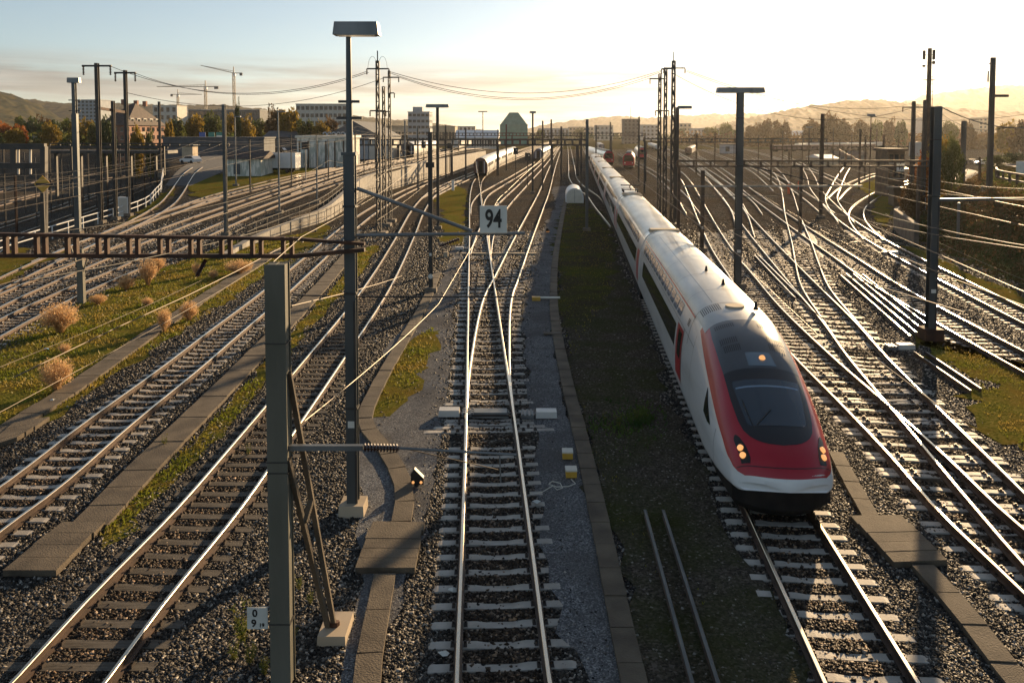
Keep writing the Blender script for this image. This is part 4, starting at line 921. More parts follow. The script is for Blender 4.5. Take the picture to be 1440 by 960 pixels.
# --- posts
m1, p, h = mast('grey steel post on a brown footing with a long crossbar to the right', 1308, 478, 150, .34, 'pole_grey', found=False)
foot(m1, .85, .55, 'rust_beam'); mb = MB(); zz = zrow(281, p.y); mb.bar((.15, 0, zz), (9, 0, zz+.1), .10, .12); mb.bar((5.9, .2, zz-.35), (6.6, .2, zz-.9), .04); mb.bar((7.3, .2, zz-.35), (6.6, .2, zz-.9), .04); mb.build('crossbar', 'pole_grey', m1)
m2, p, h = mast('dark blue grey post with a small white disc left of the central switch', 606, 411, 186, .24, 'pole_dark')
mb = MB(); mb.tube([(0, -.15, .95), (0, -.17, .95)], .14, 14); mb.build('number_disc', 'sign_white', m2); mb = MB(); mb.box(0, -.02, zrow(232, p.y), .5, .3, .3); mb.build('clamp', 'pole_dark', m2)
mast('slim blue grey post standing on the grass left of the long train', 825, 325, 168, .25, 'pole_grey')
mast('grey post in front of the shed on the raised tracks', 318, 331, 147, .27, 'pole_grey')
m, p, h = mast('brown steel post right of the train roof', 987, 354, 240, .25, 'pole_brown'); 
mast('brown rusty post among the sunlit rails', 1154, 306, 160, .3, 'pole_brown')
mast('grey post before the yellow bush at the bank', 1353, 264, 170, .42, 'pole_grey')
mast('slim pole left of the concrete apartment roofs', 226, 247, 143, .28, 'pole_dark')
mast('thin silvery pole beside the graffiti wall', 446, 285, 190, .2, 'galvanised', 'tube')
mast('short rusty post at the left end above the girder', 24, 338, 247, .2, 'rust_beam', name='signal_post')
m, p, h = mast('short concrete post with a forked top under the girder', 115, 427, 350, .34, 'post_concrete', 'box', found=False)
mb = MB(); mb.bar((.1, 0, h*.55), (.55, 0, h+.1), .06); mb.bar((-.1, 0, h*.6), (-.5, 0, h+.1), .06); mb.build('fork', 'post_concrete', m)
mast('thin rusty pole behind the white railing', 204, 283, 212, .16, 'rust_beam', 'tube', found=False)
mast('thin brown pole left of the tall crossarm mast', 116, 318, 228, .14, 'pole_brown', 'tube', found=False)
mast('slim rusty pole in the deep cut', 152, 300, 235, .14, 'rust_beam', 'tube', found=False)
m, p, h = mast('pale lamp pole in front of the brown apartment roofs trees', 393, 300, 157, .2, 'galvanised', 'tube', cat='lamp post', name='lamp_post')
mb = MB(); mb.box(.35, 0, h, .9, .25, .12); mb.build('lamp_head', 'galvanised', m)
# --- tall power masts on the left
def power(label, px, py, yt, w, arm, m='pole_grey', more=()):
    r, p, h = mast(label, px, py, yt, w*.78, 'pole_dark', 'h', group='tall power line masts', cat='power mast', name='power_mast')
    sl = thing; mb = MB(); mb.bar((-arm, 0, h-.25), (arm, 0, h-.25), .16, .16); mb.build('crossarm', 'pole_dark', r)
    for s in (-.92, .92): mb = MB(); insulator(mb, (s*arm, 0, h-.3), (s*arm, 0, h-1.1), .12, 6); mb.build('insulator', 'insulator', r)
    for z, w_ in more: crossbar(r, z, -w_, w_, .1)
    return r, p, h
A1 = power('tallest mast on the left with a wide crossarm at its top', 142, 314, 89, .42, 1.35)
A2 = power('tall mast with a smaller crossarm left of the brick house', 181, 304, 99, .38, 1.05)
m, p, h = mast('plain mast between the two crossarm masts', 163, 309, 142, .28, 'pole_dark')
mb = MB(); b_ = A1[1]; zc_ = zrow(153, p.y); mb.bar((A1[1].x-p.x, A1[1].y-p.y, zc_-p.z), (A2[1].x-p.x, A2[1].y-p.y, zc_-p.z-.3), .18, .25); mb.build('tie_beam', 'rust_beam', m)
# --- lattice power masts
def lat(label, px, py, yt, w, arms=()):
    r, p, h = mast(label, px, py, yt, w, 'pole_dark', 'lattice', group='lattice power masts', cat='lattice mast', name='lattice_mast')
    for yr, a, b in arms:
        z = zrow(yr, p.y)-p.z; crossbar(r, z, a, b, .12)
        for x in (a, b): mb = MB(); insulator(mb, (x, 0, z), (x, 0, z-.5), .09, 5); mb.build('insulator', 'insulator', r)
    return r, p, h
B1 = lat('tallest lattice mast left of the centre with a curved jumper on top', 533, 330, 86, .62, ((97, -.95, 1.0), (156, -.7, .7)))
B2 = lat('lattice mast with a plain top between its two neighbours left of centre', 541, 318, 122, .55, ((157, -.6, .6),))
B3 = lat('right lattice mast of the left group with a short arm below its top', 549, 312, 100, .5, ((109, -.6, .95), (131, 0, .5)))
C1_ = lat('left lattice mast of the right group with an arm pointing left', 926, 318, 104, .55, ((111, -.95, .4), (156, -.4, .9)))
C2_ = lat('middle lattice mast of the right group behind the train', 934, 322, 96, .55, ((97, -.4, .6),))
C3_ = lat('tallest lattice mast of the right group with hoops on top', 945, 318, 86, .66, ((96, -.95, 1.1),))
for r, p, h in (B1, C3_):
    mb = MB()
    for s in (-1, 1): mb.tube([(s*.8*math.cos(t)*.5+s*.45, 0, h-.7+1.1*math.sin(t)) for t in np.linspace(0, math.pi, 12)], .014, 5)
    mb.build('jumper', 'wire_dark', r); mb = MB(); mb.tube([(0, 0, h-.2), (0, 0, h+.9)], .05, 6); mb.build('tip', 'pole_dark', r)
D1 = lat('left lattice post before the antenna tower', 1281, 302, 143, .6, ((151, -1.2, 2.2),))
D2 = lat('lattice post touching the antenna tower', 1297, 300, 141, .6)
# --- yard lamps
def tlamp(label, px, py, yt, wpx, boxed=False, m='pole_grey', wm=.24, side=0, dep=.4):
    r, p, h = mast(label, px, py, yt, wm, m, 'tube' if wm < .2 else 'h', group='yard lamps', cat='lamp post', name='yard_lamp')
    w = wpx*p.y/F_PX; mb = MB(); mb.box(side*w/2, 0, h, w, dep, .3 if not boxed else .42, top=.95); hd = mb.build('lamp_head', 'galvanised', r)
    mb = MB(); mb.box(side*w/2, 0, h-(.16 if not boxed else .22), w*.9, dep*.7, .02); mb.build('lamp_glass', 'lamp_lens', hd); return r, p, h
r, p, h = tlamp('box lamp on a stepped pole at the far left', 110, 330, 113, 17, True, 'pole_grey', .30)
mb = MB(); hh = zrow(160, p.y)-p.z; mb.box(0, 0, hh/2, .42, .36, hh); mb.build('lower_shaft', 'pole_grey', r)
for y_ in (141, 156): crossbar(r, zrow(y_, p.y)-p.z, -.5, .5, .08)
r, p, h = tlamp('T shaped lamp directly behind the dark post left of the central switch', 616, 322, 149, 33, False, 'pole_dark', .26)
r, p, h = tlamp('wide T shaped lamp right of the train roof', 1037, 405, 127, 67, False, 'pole_grey', .36, 0, .5)
zz = zrow(262, p.y); mb = MB(); mb.bar((-3.3, 0, zz), (7.2, 0, zz+.02), .1, .09); mb.build('boom', 'galvanised', r); mb = MB(); mb.bar((.1, 0, zz+1.3), (5.6, 0, zz), .06); mb.bar((-3.1, 0, zz), (-2.2, .4, zz-1.1), .05); mb.build('boom_stay', 'pole_dark', r)
mb = MB(); mb.bar((-2.6, -.1, zrow(276, p.y)), (2.2, -.1, zrow(276, p.y)), .05); mb.build('lower_boom', 'pole_dark', r)
tlamp('lamp with its head pointing right beside the right lattice group', 951, 312, 151, 20, False, 'pole_dark', .3, 1)
tlamp('small T shaped lamp beside the teal pyramid roof', 749, 272, 158, 9, False, 'pole_dark', .26)
r, p, h = mast('tall dark pole with a lamp arm on the bank road', 1391, 266, 81, .42, 'pole_dark', 'box', group='yard lamps', cat='lamp post', name='yard_lamp')
z = zrow(135, p.y)-p.z; mb = MB(); mb.box(.75, 0, z, 1.3, .35, .22); mb.build('lamp_head', 'pole_dark', r); mb = MB(); mb.bar((0, 0, h-.4), (-.4, 0, h-.6), .08); mb.tube([(-.4, 0, h-1.2), (-.4, 0, h-2.2)], .07, 8); mb.build('top_bracket', 'pole_dark', r)
tlamp('small T shaped lamp among the sunlit rails', 1222, 291, 162, 10, False, 'pole_brown', .17)
tlamp('small T shaped lamp left of the pale hall', 1137, 236, 179, 9, False, 'pole_brown', .25)
r, p, h = mast('white lamp pole on a black foot below the shed', 332, 262, 164, .2, 'galvanised', 'tube', group='yard lamps', cat='lamp post', name='yard_lamp'); mb = MB(); mb.box(.3, 0, h, .9, .3, .12); mb.build('lamp_head', 'galvanised', r)
r, p, h = mast('lattice lamp tower left of the teal pyramid roof', 679, 222, 157, .6, 'pole_dark', 'lattice', group='yard lamps', cat='lamp post', name='yard_lamp'); crossbar(r, h, -1.4, 1.4, .3, 'pole_dark', 'lamp_head')
# --- antenna tower
at_, p, h = mast('tall brown antenna tower with panel aerials on top', 1302, 282, 68, .75, 'pole_brown', 'tube', cat='antenna tower', name='antenna_tower', group=None); at_.pop('group', None)
for s, z0, z1 in ((-.75, .3, 1.5), (.55, .2, 1.5), (-.75, 2.2, 2.5), (.55, 1.7, 2.1)):
    mb = MB(); mb.box(s, 0, h-(z0+z1)/2, .28, .28, z1-z0); mb.bar((s, 0, h-(z0+z1)/2), (0, 0, h-(z0+z1)/2), .06); mb.build('aerial', 'pole_brown', at_)
crossbar(at_, h-4.2, -.8, .8, .12)
mb = MB(); mb.bar((.5, -.1, 1), (.42, -.1, h-1), .05)
for k in range(int(h)): mb.bar((.3, -.1, k+.5), (.6, -.1, k+.5), .05)
mb.build('ladder', 'pole_brown', at_)
p_ = P3(1298, 210, p.y-3); mb = MB(); mb.box(0, 0, 0, 1.5, .8, 1.8); q = mb.build('equipment_box', 'plaster', at_, (p_.x-p.x, -1.2, p_.z-p.z))
p_ = at(1294, 300); cb = thing('switch_cabinet', 'pale grey cabinet in the bushes below the antenna tower', 'cabinet', p_); mb = MB(); mb.box(0, 0, .9, .95, .5, 1.8); c_ = mb.build('case', 'plaster_blue', cb); mb = MB(); mb.box(0, -.26, .9, .85, .02, 1.6); mb.build('door', 'plaster_blue', cb)
# --- far thin masts
for lb, px, py, yt, m in (('thin mast in front of the cream coaches, left of two', 655, 252, 180, 'pole_dark'), ('thin mast right of the dark coach end', 712, 240, 175, 'pole_dark'), ('dark mast crossing the dark blue coaches', 763, 268, 170, 'pole_dark'),
    ('thin mast above the middle of the straight siding', 775, 245, 168, 'pole_dark'), ('thin mast left of the white hut', 789, 262, 178, 'pole_dark'), ('thin mast right of the white hut against the train', 817, 268, 186, 'pole_dark'), ('thin mast over the rear of the long train', 838, 232, 176, 'pole_dark'),
    ('thin mast behind the red fronted railcar', 858, 228, 172, 'pole_dark'), ('dark mast beside the grey tower block', 898, 255, 164, 'pole_dark'), ('dark mast left of the right lattice group', 906, 272, 192, 'pole_dark'), ('slim mast in front of the hall windows', 570, 262, 170, 'galvanised'),
    ('slim mast before the tank wagons', 588, 272, 178, 'pole_grey'), ('thin mast behind the tank wagons', 627, 250, 176, 'pole_dark'), ('thin mast left of the sunlit junction', 979, 246, 188, 'pole_brown'), ('thin mast left of the signal box', 1241, 262, 190, 'pole_brown'),
    ('thin mast in the middle of the sunlit junction', 1208, 266, 182, 'pole_brown'), ('mast between sunlit rails left of the brown post', 1084, 262, 194, 'pole_brown'), ('dark post on the bank beside the timber fence', 1377, 257, 221, 'pole_brown'), ('thin post on the dark slope of the bank', 1347, 335, 285, 'galvanised')):
    p = at(px, py); mast(lb, px, py, yt, max(.16, min(.34, p.y*.0019)), m, 'h', found=False)
ORD = ['first', 'second', 'third', 'fourth', 'fifth', 'sixth', 'seventh', 'eighth', 'ninth', 'tenth', 'eleventh', 'twelfth', 'thirteenth', 'fourteenth']
for where, m, lst in (('behind the sunlit junction', 'pole_brown', [(1005, 236, 186), (1032, 228, 184), (1066, 246, 190), (1100, 232, 184), (1112, 258, 196), (1128, 240, 188), (1171, 232, 180), (1180, 252, 196), (1197, 236, 186), (1216, 250, 192), (1232, 238, 182), (1262, 258, 196)]),
    ('in the deep cut', 'pole_dark', [(8, 320, 208), (36, 300, 214), (52, 318, 222), (72, 306, 205), (88, 292, 214), (98, 300, 226), (125, 284, 208), (136, 292, 230), (170, 272, 206), (190, 268, 212), (212, 260, 204)]),
    ('over the raised tracks', 'pole_dark', [(352, 270, 196), (410, 262, 190), (462, 252, 196), (500, 262, 186), (512, 246, 192), (528, 240, 186), (604, 232, 180), (645, 228, 184), (668, 232, 178), (700, 226, 182)])):
    for k, (px, py, yt) in enumerate(lst):
        p = at(px, py); mast('thin mast '+where+', '+ORD[k]+' from the left', px, py, yt, max(.14, min(.26, p.y*.0016)), m, 'tube' if k % 3 else 'h', found=False, group='thin far masts '+where)
# --- far gantries
def gantry(label, Y, x0, x1, y0, y1, legs, m='pole_dark', bat=None):
    zt, zb = zrow(y0, Y), zrow(y1, Y); X0_, X1_ = xcol(x0, Y, zt), xcol(x1, Y, zt); g0 = hgt(X0_, Y)
    r = thing('signal_gantry', label, 'gantry', (X0_, Y, g0), group='gantries across the yard'); t = max(.16, (zt-zb)*.32)
    mb = MB(); mb.bar((0, 0, zt-g0), (X1_-X0_, 0, zt-g0), t); mb.build('top_chord', m, r); mb = MB(); mb.bar((0, 0, zb-g0), (X1_-X0_, 0, zb-g0), t); mb.build('bottom_chord', m, r)
    bt = MB(); bt.box(0, 0, 0, t*1.1, t*.8, zt-zb-t); bt = bt.mesh('batten', m); n_ = min(70, int((X1_-X0_)/max(1.4, (zt-zb)*1.4)))
    for k in range(n_+1): obj('batten', bt, r, ((X1_-X0_)*k/max(1, n_), 0, (zt+zb)/2-g0))
    for lx in legs:
        x = xcol(lx, Y, 3)-X0_; gz = hgt(x+X0_, Y)-g0; mb = MB(); mb.box(x, .25, (gz+zb-g0)/2, t*1.6, t*1.4, zb-g0-gz); mb.build('leg', m, r)
gantry('brown gantry over the sunlit junction in front of the signal box', 72, 952, 1306, 226.5, 234, (955, 1127, 1293), 'pole_brown')
gantry('long gantry across the middle of the yard left of the train', 170, 500, 826, 196.5, 204, (560, 635, 700, 776, 812))
gantry('dark gantry right of the right lattice group', 150, 905, 1162, 195.5, 200, (908, 1085, 1154))
gantry('farthest gantry above the ends of the tracks', 320, 600, 908, 187.5, 191, (640, 720, 790, 860))
gantry('pale distant gantry between the pale hall and the signal box', 230, 1085, 1285, 206, 211, (1110, 1190, 1240), 'pole_brown')
gantry('thin gantry in front of the parked vans', 118, 70, 322, 202, 205.5, (100, 230, 317))
fr_ = thing('signal_gantry', 'dark rectangular frame of a signal gantry at the left edge', 'gantry', P3(-5, 235, 60), group='gantries across the yard'); b = fr_.location
def FL(px, py): q = P3(px, py, 60)-b; return q
mb = MB()
for a, c in (((-30, 206), (64, 206)), ((-30, 233), (64, 233)), ((62, 206), (62, 330)), ((20, 206), (20, 233))): mb.bar(FL(*a), FL(*c), .36, .42)
mb.build('frame', 'pole_dark', fr_)
for px in (26, 43): mb = MB(); mb.bar(FL(px, 203), FL(px, 245), .12); mb.build('upright', 'plaster', fr_)
q = P3(60, 259, 58); dm = thing('warning_board', 'yellow diamond board with a black bar in the deep cut', 'sign', q); mb = MB()
mb.wallprism([(-.62, 0), (0, -.62), (.62, 0), (0, .62)], -.02, .02); mb.build('board', 'yellow', dm); mb = MB(); mb.box(.15, -.03, 0, 1.25, .02, .16); mb.build('black_bar', 'black_paint', dm); mb = MB(); mb.bar((0, .05, 0), (0, .05, hgt(q.x, q.y)-q.z), .1); mb.build('pole', 'pole_dark', dm)
# --- number sign 93
q = P3(1266.5, 236, 92); sg = thing('number_sign', 'distant square number sign with 93 before the signal box', 'sign', q, group='number signs of the yard'); mb = MB(); mb.box(0, 0, 0, .88, .03, .84); mb.build('board', 'sign_white', sg); mb = MB(); mb.box(0, .03, .1, .1, .04, 1.3); mb.build('clamp', 'pole_brown', sg)
text('93', .76, 'black_paint', sg, (0, -.02, 0), (math.pi/2, 0, 0), .66)
# ------------------------------------------------------------------ wires
def wire(label, pts, r=.014, sag=0., m='wire', group=None, name='overhead_wire', n=14):
    P = []
    for a, b in zip(pts[:-1], pts[1:]):
        a, b = Vector(a), Vector(b)
        for k in range(n): t = k/n; q = a.lerp(b, t); q.z -= sag*4*t*(1-t); P.append(q)
    P.append(Vector(pts[-1])); o = P[0].copy(); mb = MB(); mb.tube([p-o for p in P], r, 5)
    return tag(mb.build(name, m, None, o), label, 'wire', group)
WG = 'overhead wires along the tracks'
names = {'Q': 'track beside the dry bushes', 'P': 'timber sleeper track', 'R': 'raised track nearest the bushes', 'S': 'raised track above the retaining wall', 'T': 'raised track below the shed', 'F': 'track of the long white train', 'G': 'first track right of the train', 'H': 'curved switch track right of the train', 'J': 'straight track at the lower right', 'L': 'track below the bank', 'D': 'straight branch of the central switch', 'A': 'central track', 'X': 'shaded track in the cut'}
for k, nm in names.items():
    c = TRK[k]['c']; c = c[(c[:, 1] > (20 if k in 'DA' else 9)) & (c[:, 1] < 190)]
    if len(c) < 10: continue
    q = [Vector((x, y, hgt(x, y)+5.5)) for x, y in c[::3]]; o = q[0].copy(); mb = MB(); mb.tube([p-o for p in q], .011, 5); tag(mb.build('contact_wire', 'wire', None, o), 'contact wire hanging over the '+nm, 'wire', WG)
    if k in 'DA': continue
    st = [c[0]]; 
    for p in c:
        if np.linalg.norm(p-st[-1]) > 48: st.append(p)
    if len(st) > 1:
        pts = [(x, y, hgt(x, y)+6.9) for x, y in st]; wire('carrier wire sagging above the '+nm, pts, .009, 1.0, 'wire_dark', WG, 'carrier_wire')
PG = 'power lines between the tall masts'
def top(m, dx, dz): return m[1]+Vector((dx, 0, m[2]+dz))
for a, b, s, lb in ((top(A1, 1.3, -.3), top(B1, -.9, -.9), 2.2, 'upper power line from the tallest left mast to the left lattice group'), (top(A2, 1.0, -.3), top(B1, -.8, -1.0), 2.0, 'middle power line from the smaller crossarm mast to the left lattice group'), (top(A2, .2, -2.2), top(B3, -.55, -.7), 2.0, 'lower power line from the smaller crossarm mast to the left lattice group'),
    (top(B1, .95, -.9), top(C3_, -.9, -.8), 2.1, 'upper power line between the two lattice groups'), (top(B1, .95, -1.0), top(C2_, -.35, -.3), 2.4, 'middle power line between the two lattice groups'), (top(B3, .9, -.6), top(C1_, -.9, -.4), 2.2, 'lower power line between the two lattice groups'),
    (top(C3_, 1.05, -.8), P3(1500, 150, 90), 3.0, 'upper power line from the right lattice group to the right edge'), (top(C3_, 1.0, -.9), top(D1, -1.1, -.5), 1.5, 'power line from the right lattice group to the lattice posts'), (top(C2_, .7, -.5), P3(1283, 152, 80), 2.5, 'lower power line from the right lattice group to the lattice posts'),
    (P3(1322, 150, 36), P3(1470, 175, 45), .5, 'wire from the grey right post to the right edge'), (top(D1, 2.1, -.5), P3(1440, 172, 70), 1.5, 'wire from the lattice posts past the dark lamp pole')):
    wire(lb, [a, b], .024, s, 'wire_dark', PG, 'power_line', 24)
CG = 'span wires crossing the view'
for lb, a, b, s in (('stay wire from the near post top up to the girder', P3(378, 374, 13.2), P3(423, 334, 17), 0), ('sloping wire from the near post past the tall lamp post to the number sign', P3(428, 592, 13.5), P3(617, 427, 30), .1), ('continuation of the sloping wire up behind the number sign', P3(617, 427, 30), P3(700, 285, 60), 0),
    ('wire slanting from the near post insulator across the tall post', P3(410, 430, 13.2), P3(565, 388, 34), .05), ('long pale wire low over the grass strip', P3(-20, 590, 18), P3(420, 338, 60), .25), ('thin wire over the upper part of the grass strip', P3(-20, 524, 24), P3(340, 365, 60), .2),
    ('cable from the tall lamp post bracket to the left lattice group', P3(700, 660, 13.6), P3(545, 625, 13.1), 0), ('span wire across the sunlit rails at mid height', P3(1010, 309, 60), P3(1205, 307, 60), .1), ('sloping wire from the T lamp boom towards the cut of rails', P3(960, 205, 100), P3(1330, 420, 40), .3), ('bright wire sloping down along the bank foot', P3(1245, 300, 78), P3(1470, 405, 42), .3),
    ('bright wire across the dark bank slope', P3(1290, 297, 80), P3(1470, 352, 50), .3), ('upper bright wire across the bank slope', P3(1350, 283, 66), P3(1470, 312, 52), .2), ('lower bright wire along the bank wall', P3(1245, 327, 70), P3(1470, 422, 40), .2), ('guy wire right of the long train roof', P3(858, 250, 110), P3(1010, 405, 46), .2), ('second guy wire right of the train', P3(925, 250, 90), P3(1150, 470, 34), .2),
    ('wire from the far junction to the brown post', P3(1015, 205, 140), P3(1154, 262, 86), .3), ('wire rising from the brown post to the lattice post', P3(1154, 232, 86), P3(1281, 205, 90), .6), ('bright wire from the signal gantry to the grey right post', P3(1180, 210, 110), P3(1318, 262, 60), .4), ('railing height cable in the deep cut', P3(-20, 290, 58), P3(215, 235, 110), .3), ('second cable in the deep cut', P3(-20, 265, 58), P3(215, 222, 118), .3), ('third cable low in the cut', P3(-20, 318, 50), P3(210, 258, 100), .2), ('span wire before the tank wagons', P3(486, 300, 64), P3(600, 205, 150), .3), ('second span wire before the tank wagons', P3(530, 310, 64), P3(620, 240, 110), .3)):
    wire(lb, [a, b], .009, s, 'wire', CG, 'span_wire')
XG = 'cross spans over the yard'
for lb, Y_, xa, xb, yr, sg_ in (('cross span between the deep cut masts and the shed', 100, 60, 446, 196, .9), ('cross span over the raised tracks', 92, 318, 541, 190, .8), ('cross span from the left lattice group to the central branch', 95, 549, 789, 190, .8), ('cross span from the central branch to the right lattice group', 98, 789, 926, 188, .6), ('cross span from the right lattice group to the brown post', 90, 945, 1154, 186, .8), ('cross span from the brown post to the lattice posts', 92, 1154, 1281, 184, .6),
    ('second cross span low over the sunlit junction', 105, 979, 1241, 205, .5), ('third cross span far over the sunlit junction', 135, 1005, 1262, 198, .5), ('far cross span above the cream coaches', 140, 604, 775, 192, .5), ('far cross span above the hall windows', 140, 462, 645, 193, .5), ('far cross span in front of the brick house', 125, 72, 226, 196, .5), ('farther cross span over the track ends', 200, 700, 905, 186, .4)):
    wire(lb, [P3(xa, yr, Y_), P3(xb, yr, Y_)], .016, sg_, 'wire_dark', XG, 'cross_span'); 
# ------------------------------------------------------------------ walls, railings, fences
def line_wall(name, label, cat, pts, z0, z1, th, m, group=None):
    """pts: (x, y, ground z, top z)"""
    o = Vector((pts[0][0], pts[0][1], 0)); mb = MB()
    for a, b in zip(pts[:-1], pts[1:]):
        d = (Vector(b[:2])-Vector(a[:2])).normalized(); n_ = Vector((d.y, -d.x))*th/2; e = .004
        A = [Vector(a[:2])+n_-o.xy, Vector(a[:2])-n_-o.xy, Vector(b[:2])-n_-o.xy-d*e, Vector(b[:2])+n_-o.xy-d*e]
        vs = [(*A[0], a[2]), (*A[1], a[2]), (*A[2], b[2]), (*A[3], b[2]), (*A[0], a[3]), (*A[1], a[3]), (*A[2], b[3]), (*A[3], b[3])]
        mb.add(vs, [(3, 2, 1, 0), (4, 5, 6, 7), (0, 1, 5, 4), (1, 2, 6, 5), (2, 3, 7, 6), (3, 0, 4, 7)])
    return tag(mb.build(name, m, None, o), label, cat, group)
wy = list(np.arange(58, WALL_Y[-1], 4)); wp = [(interp(y, WALL_Y, WALL_X)+.75, y, -.3, deck(y)+.25) for y in wy]
line_wall('retaining_wall', 'long sunlit concrete retaining wall under the raised tracks', 'wall', wp, 0, 0, .5, 'concrete')
def railing(name, label, cat, pts, hgt_, m, gap=2.0, nr=2, t=.05):
    """pts: points along the foot; a post every gap metres, nr rails"""
    c = catmull(pts, gap); o = Vector(c[0]); r = thing(name, label, cat, o)
    pm = MB(); pm.box(0, 0, hgt_/2, t, t, hgt_); pm = pm.mesh('rail_post', m)
    for q in c[:70]: obj('rail_post', pm, r, Vector(q)-o)
    for k in range(nr):
        mb = MB(); z = hgt_*(k+1)/nr
        for a, b in zip(c[:-1], c[1:]): mb.bar(Vector(a)-o+Vector((0, 0, z)), Vector(b)-o+Vector((0, 0, z)), t)
        mb.build('rail', m, r)
    return r
railing('railing', 'dark railing along the top of the retaining wall', 'railing', [(x-.15, y, z1) for x, y, z0, z1 in wp[::2]], 1.05, 'pole_dark', 2.4)
railing('railing', 'thin dark fence at the foot of the retaining wall', 'railing', [(interp(y, WALL_Y, WALL_X)+1.9, y, 0) for y in range(72, 165, 6)], 1.5, 'pole_brown', 2.2)
railing('railing', 'white painted railing along the edge of the deep cut', 'railing', [(interp(y, CUT_Y, CUT_X)+.35, y, hgt(interp(y, CUT_Y, CUT_X)+.35, y)) for y in range(38, 140, 6)], 1.05, 'white_metal', 2.6, 2, .07)
by = [64, 67, 70, 73, 76, 79]; line_wall('retaining_wall', 'dark low wall at the end of the bank beside the curved rails', 'wall', [(interp(y, BANK_Y, BANK_X)-.2, y, -.3, 1.9) for y in by], 0, 0, .35, 'old_concrete')
railing('timber_fence', 'brown timber fence along the road on top of the bank', 'fence', [(interp(y, BANK_Y, BANK_X)+10.3-(y-62)*.05, y, hgt(interp(y, BANK_Y, BANK_X)+10.2, y)) for y in (58, 66, 72, 78, 84)], 1.25, 'pole_brown', 2.3, 2, .16)
# ------------------------------------------------------------------ buildings
def building(name, label, cat, Y, x0, x1, ytop, ybase, depth, wall, roofm='slate_wall', floors=0, cols=0, win='window_glass', roof='flat', wx=.5, wy=.55, z0=None, rz=0., ridge=.35, sidecols=0, winw=None):
    """a block whose front spans photo columns x0..x1 at distance Y; windows are panes set into frames on the front and right side"""
    if Y is None: Y = min(1300, at((x0+x1)/2, ybase).y)
    zt = zrow(ytop, Y); zb = min(zrow(ybase, Y), hgt(xcol((x0+x1)/2, Y, 2), Y)) if z0 is None else z0; a = xcol(x0, Y, zb); b = xcol(x1, Y, zb); w = b-a; h = zt-zb
    r = thing(name, label, cat, ((a+b)/2, Y, zb), rz); mb = MB()
    hw = h*(1-ridge) if roof in ('gable', 'hip', 'gableend') else h
    mb.box(0, depth/2, hw/2, w, depth, hw); mb.build('wall', wall, r)
    if roof == 'flat': mb = MB(); mb.box(0, depth/2, h+.2, w+.5, depth+.5, .4); mb.build('roof', roofm, r)
    elif roof == 'hip':
        mb = MB(); e = .6; i = min(w, depth)*.42
        mb.add([(-w/2-e, -e, hw), (w/2+e, -e, hw), (w/2+e, depth+e, hw), (-w/2-e, depth+e, hw), (-w/2+i, depth/2, h), (w/2-i, depth/2, h)], [(0, 1, 5, 4), (1, 2, 5), (2, 3, 4, 5), (3, 0, 4), (3, 2, 1, 0)]); mb.build('roof', roofm, r)
    elif roof == 'gable':                                   # ridge parallel to the front
        mb = MB(); mb.add([(-w/2-.5, -.5, hw), (w/2+.5, -.5, hw), (w/2+.5, depth+.5, hw), (-w/2-.5, depth+.5, hw), (-w/2-.5, depth/2, h), (w/2+.5, depth/2, h)], [(0, 1, 5, 4), (2, 3, 4, 5), (1, 2, 5), (3, 0, 4), (3, 2, 1, 0)]); mb.build('roof', roofm, r)
    elif roof == 'gableend':                                # gable faces the camera
        mb = MB(); mb.add([(-w/2-.4, -.4, hw), (w/2+.4, -.4, hw), (w/2+.4, depth, hw), (-w/2-.4, depth, hw), (0, -.4, h), (0, depth, h)], [(0, 1, 4), (1, 2, 5, 4), (3, 0, 4, 5), (2, 3, 5), (3, 2, 1, 0)]); mb.build('roof', roofm, r)
    if floors:
        fh = hw/floors; cw = w/cols; ww, wh = cw*wx, fh*wy
        fm = MB(); fm.box(0, 0, 0, ww, .16, wh); fm = fm.mesh('window', win)
        sl = MB(); sl.box(0, -.06, -wh/2-.06, ww+.2, .3, .1); sl = sl.mesh('sill', 'plaster')
        for f in range(floors):
            for c in range(cols):
                o = obj('window', fm, r, (-w/2+cw*(c+.5), -.02, fh*(f+.52)))
                if Y < 260: obj('sill', sl, o)
        if sidecols:
            sm = MB(); sm.box(0, 0, 0, .16, depth/sidecols*.45, wh); sm = sm.mesh('window', win)
            for f in range(floors):
                for c in range(sidecols): obj('window', sm, r, (w/2+.02, depth*(c+.5)/sidecols, fh*(f+.52)))
    return r, w, h, hw
r, w, h, hw = building('apartment_house', 'brown brick apartment house with a steep tiled roof and dormers', 'house', 235, 143, 177, 143, 204, 27, 'brick', 'roof_tile', 5, 4, roof='hip', ridge=.36, sidecols=8, wx=.42, wy=.5)
for k in range(5):
    y = 5+k*4.2; mb = MB(); mb.box(w/2-1.4, y, hw+h*.07, 2.6, 2.1, 1.7); dm = mb.build('dormer', 'plaster', r); mb = MB(); mb.box(w/2-.06, y, hw+h*.07, .1, 1.3, 1.1); mb.build('window', 'window_glass', dm)
for y in (7, 15, 21): mb = MB(); mb.box(0, y, h+.1, 1.1, 1.1, 1.6); mb.build('chimney', 'brick', r)
for f in range(4): mb = MB(); mb.box(w/2+.6, 8, hw*(f+1)/5+.1, 1.3, 5, .8); mb.build('balcony', 'plaster_tan', r)
building('tower_block', 'grey tower block rising behind the autumn trees at the left', 'tower block', 520, 110, 143, 141, 200, 14, 'plaster_blue', 'plaster_blue', 13, 6, wx=.6)
building('office_block', 'long white terraced block with a stepped roof left of centre', 'building', 430, 417, 488, 147, 196, 16, 'plaster', 'plaster', 6, 11, wx=.7, wy=.5)
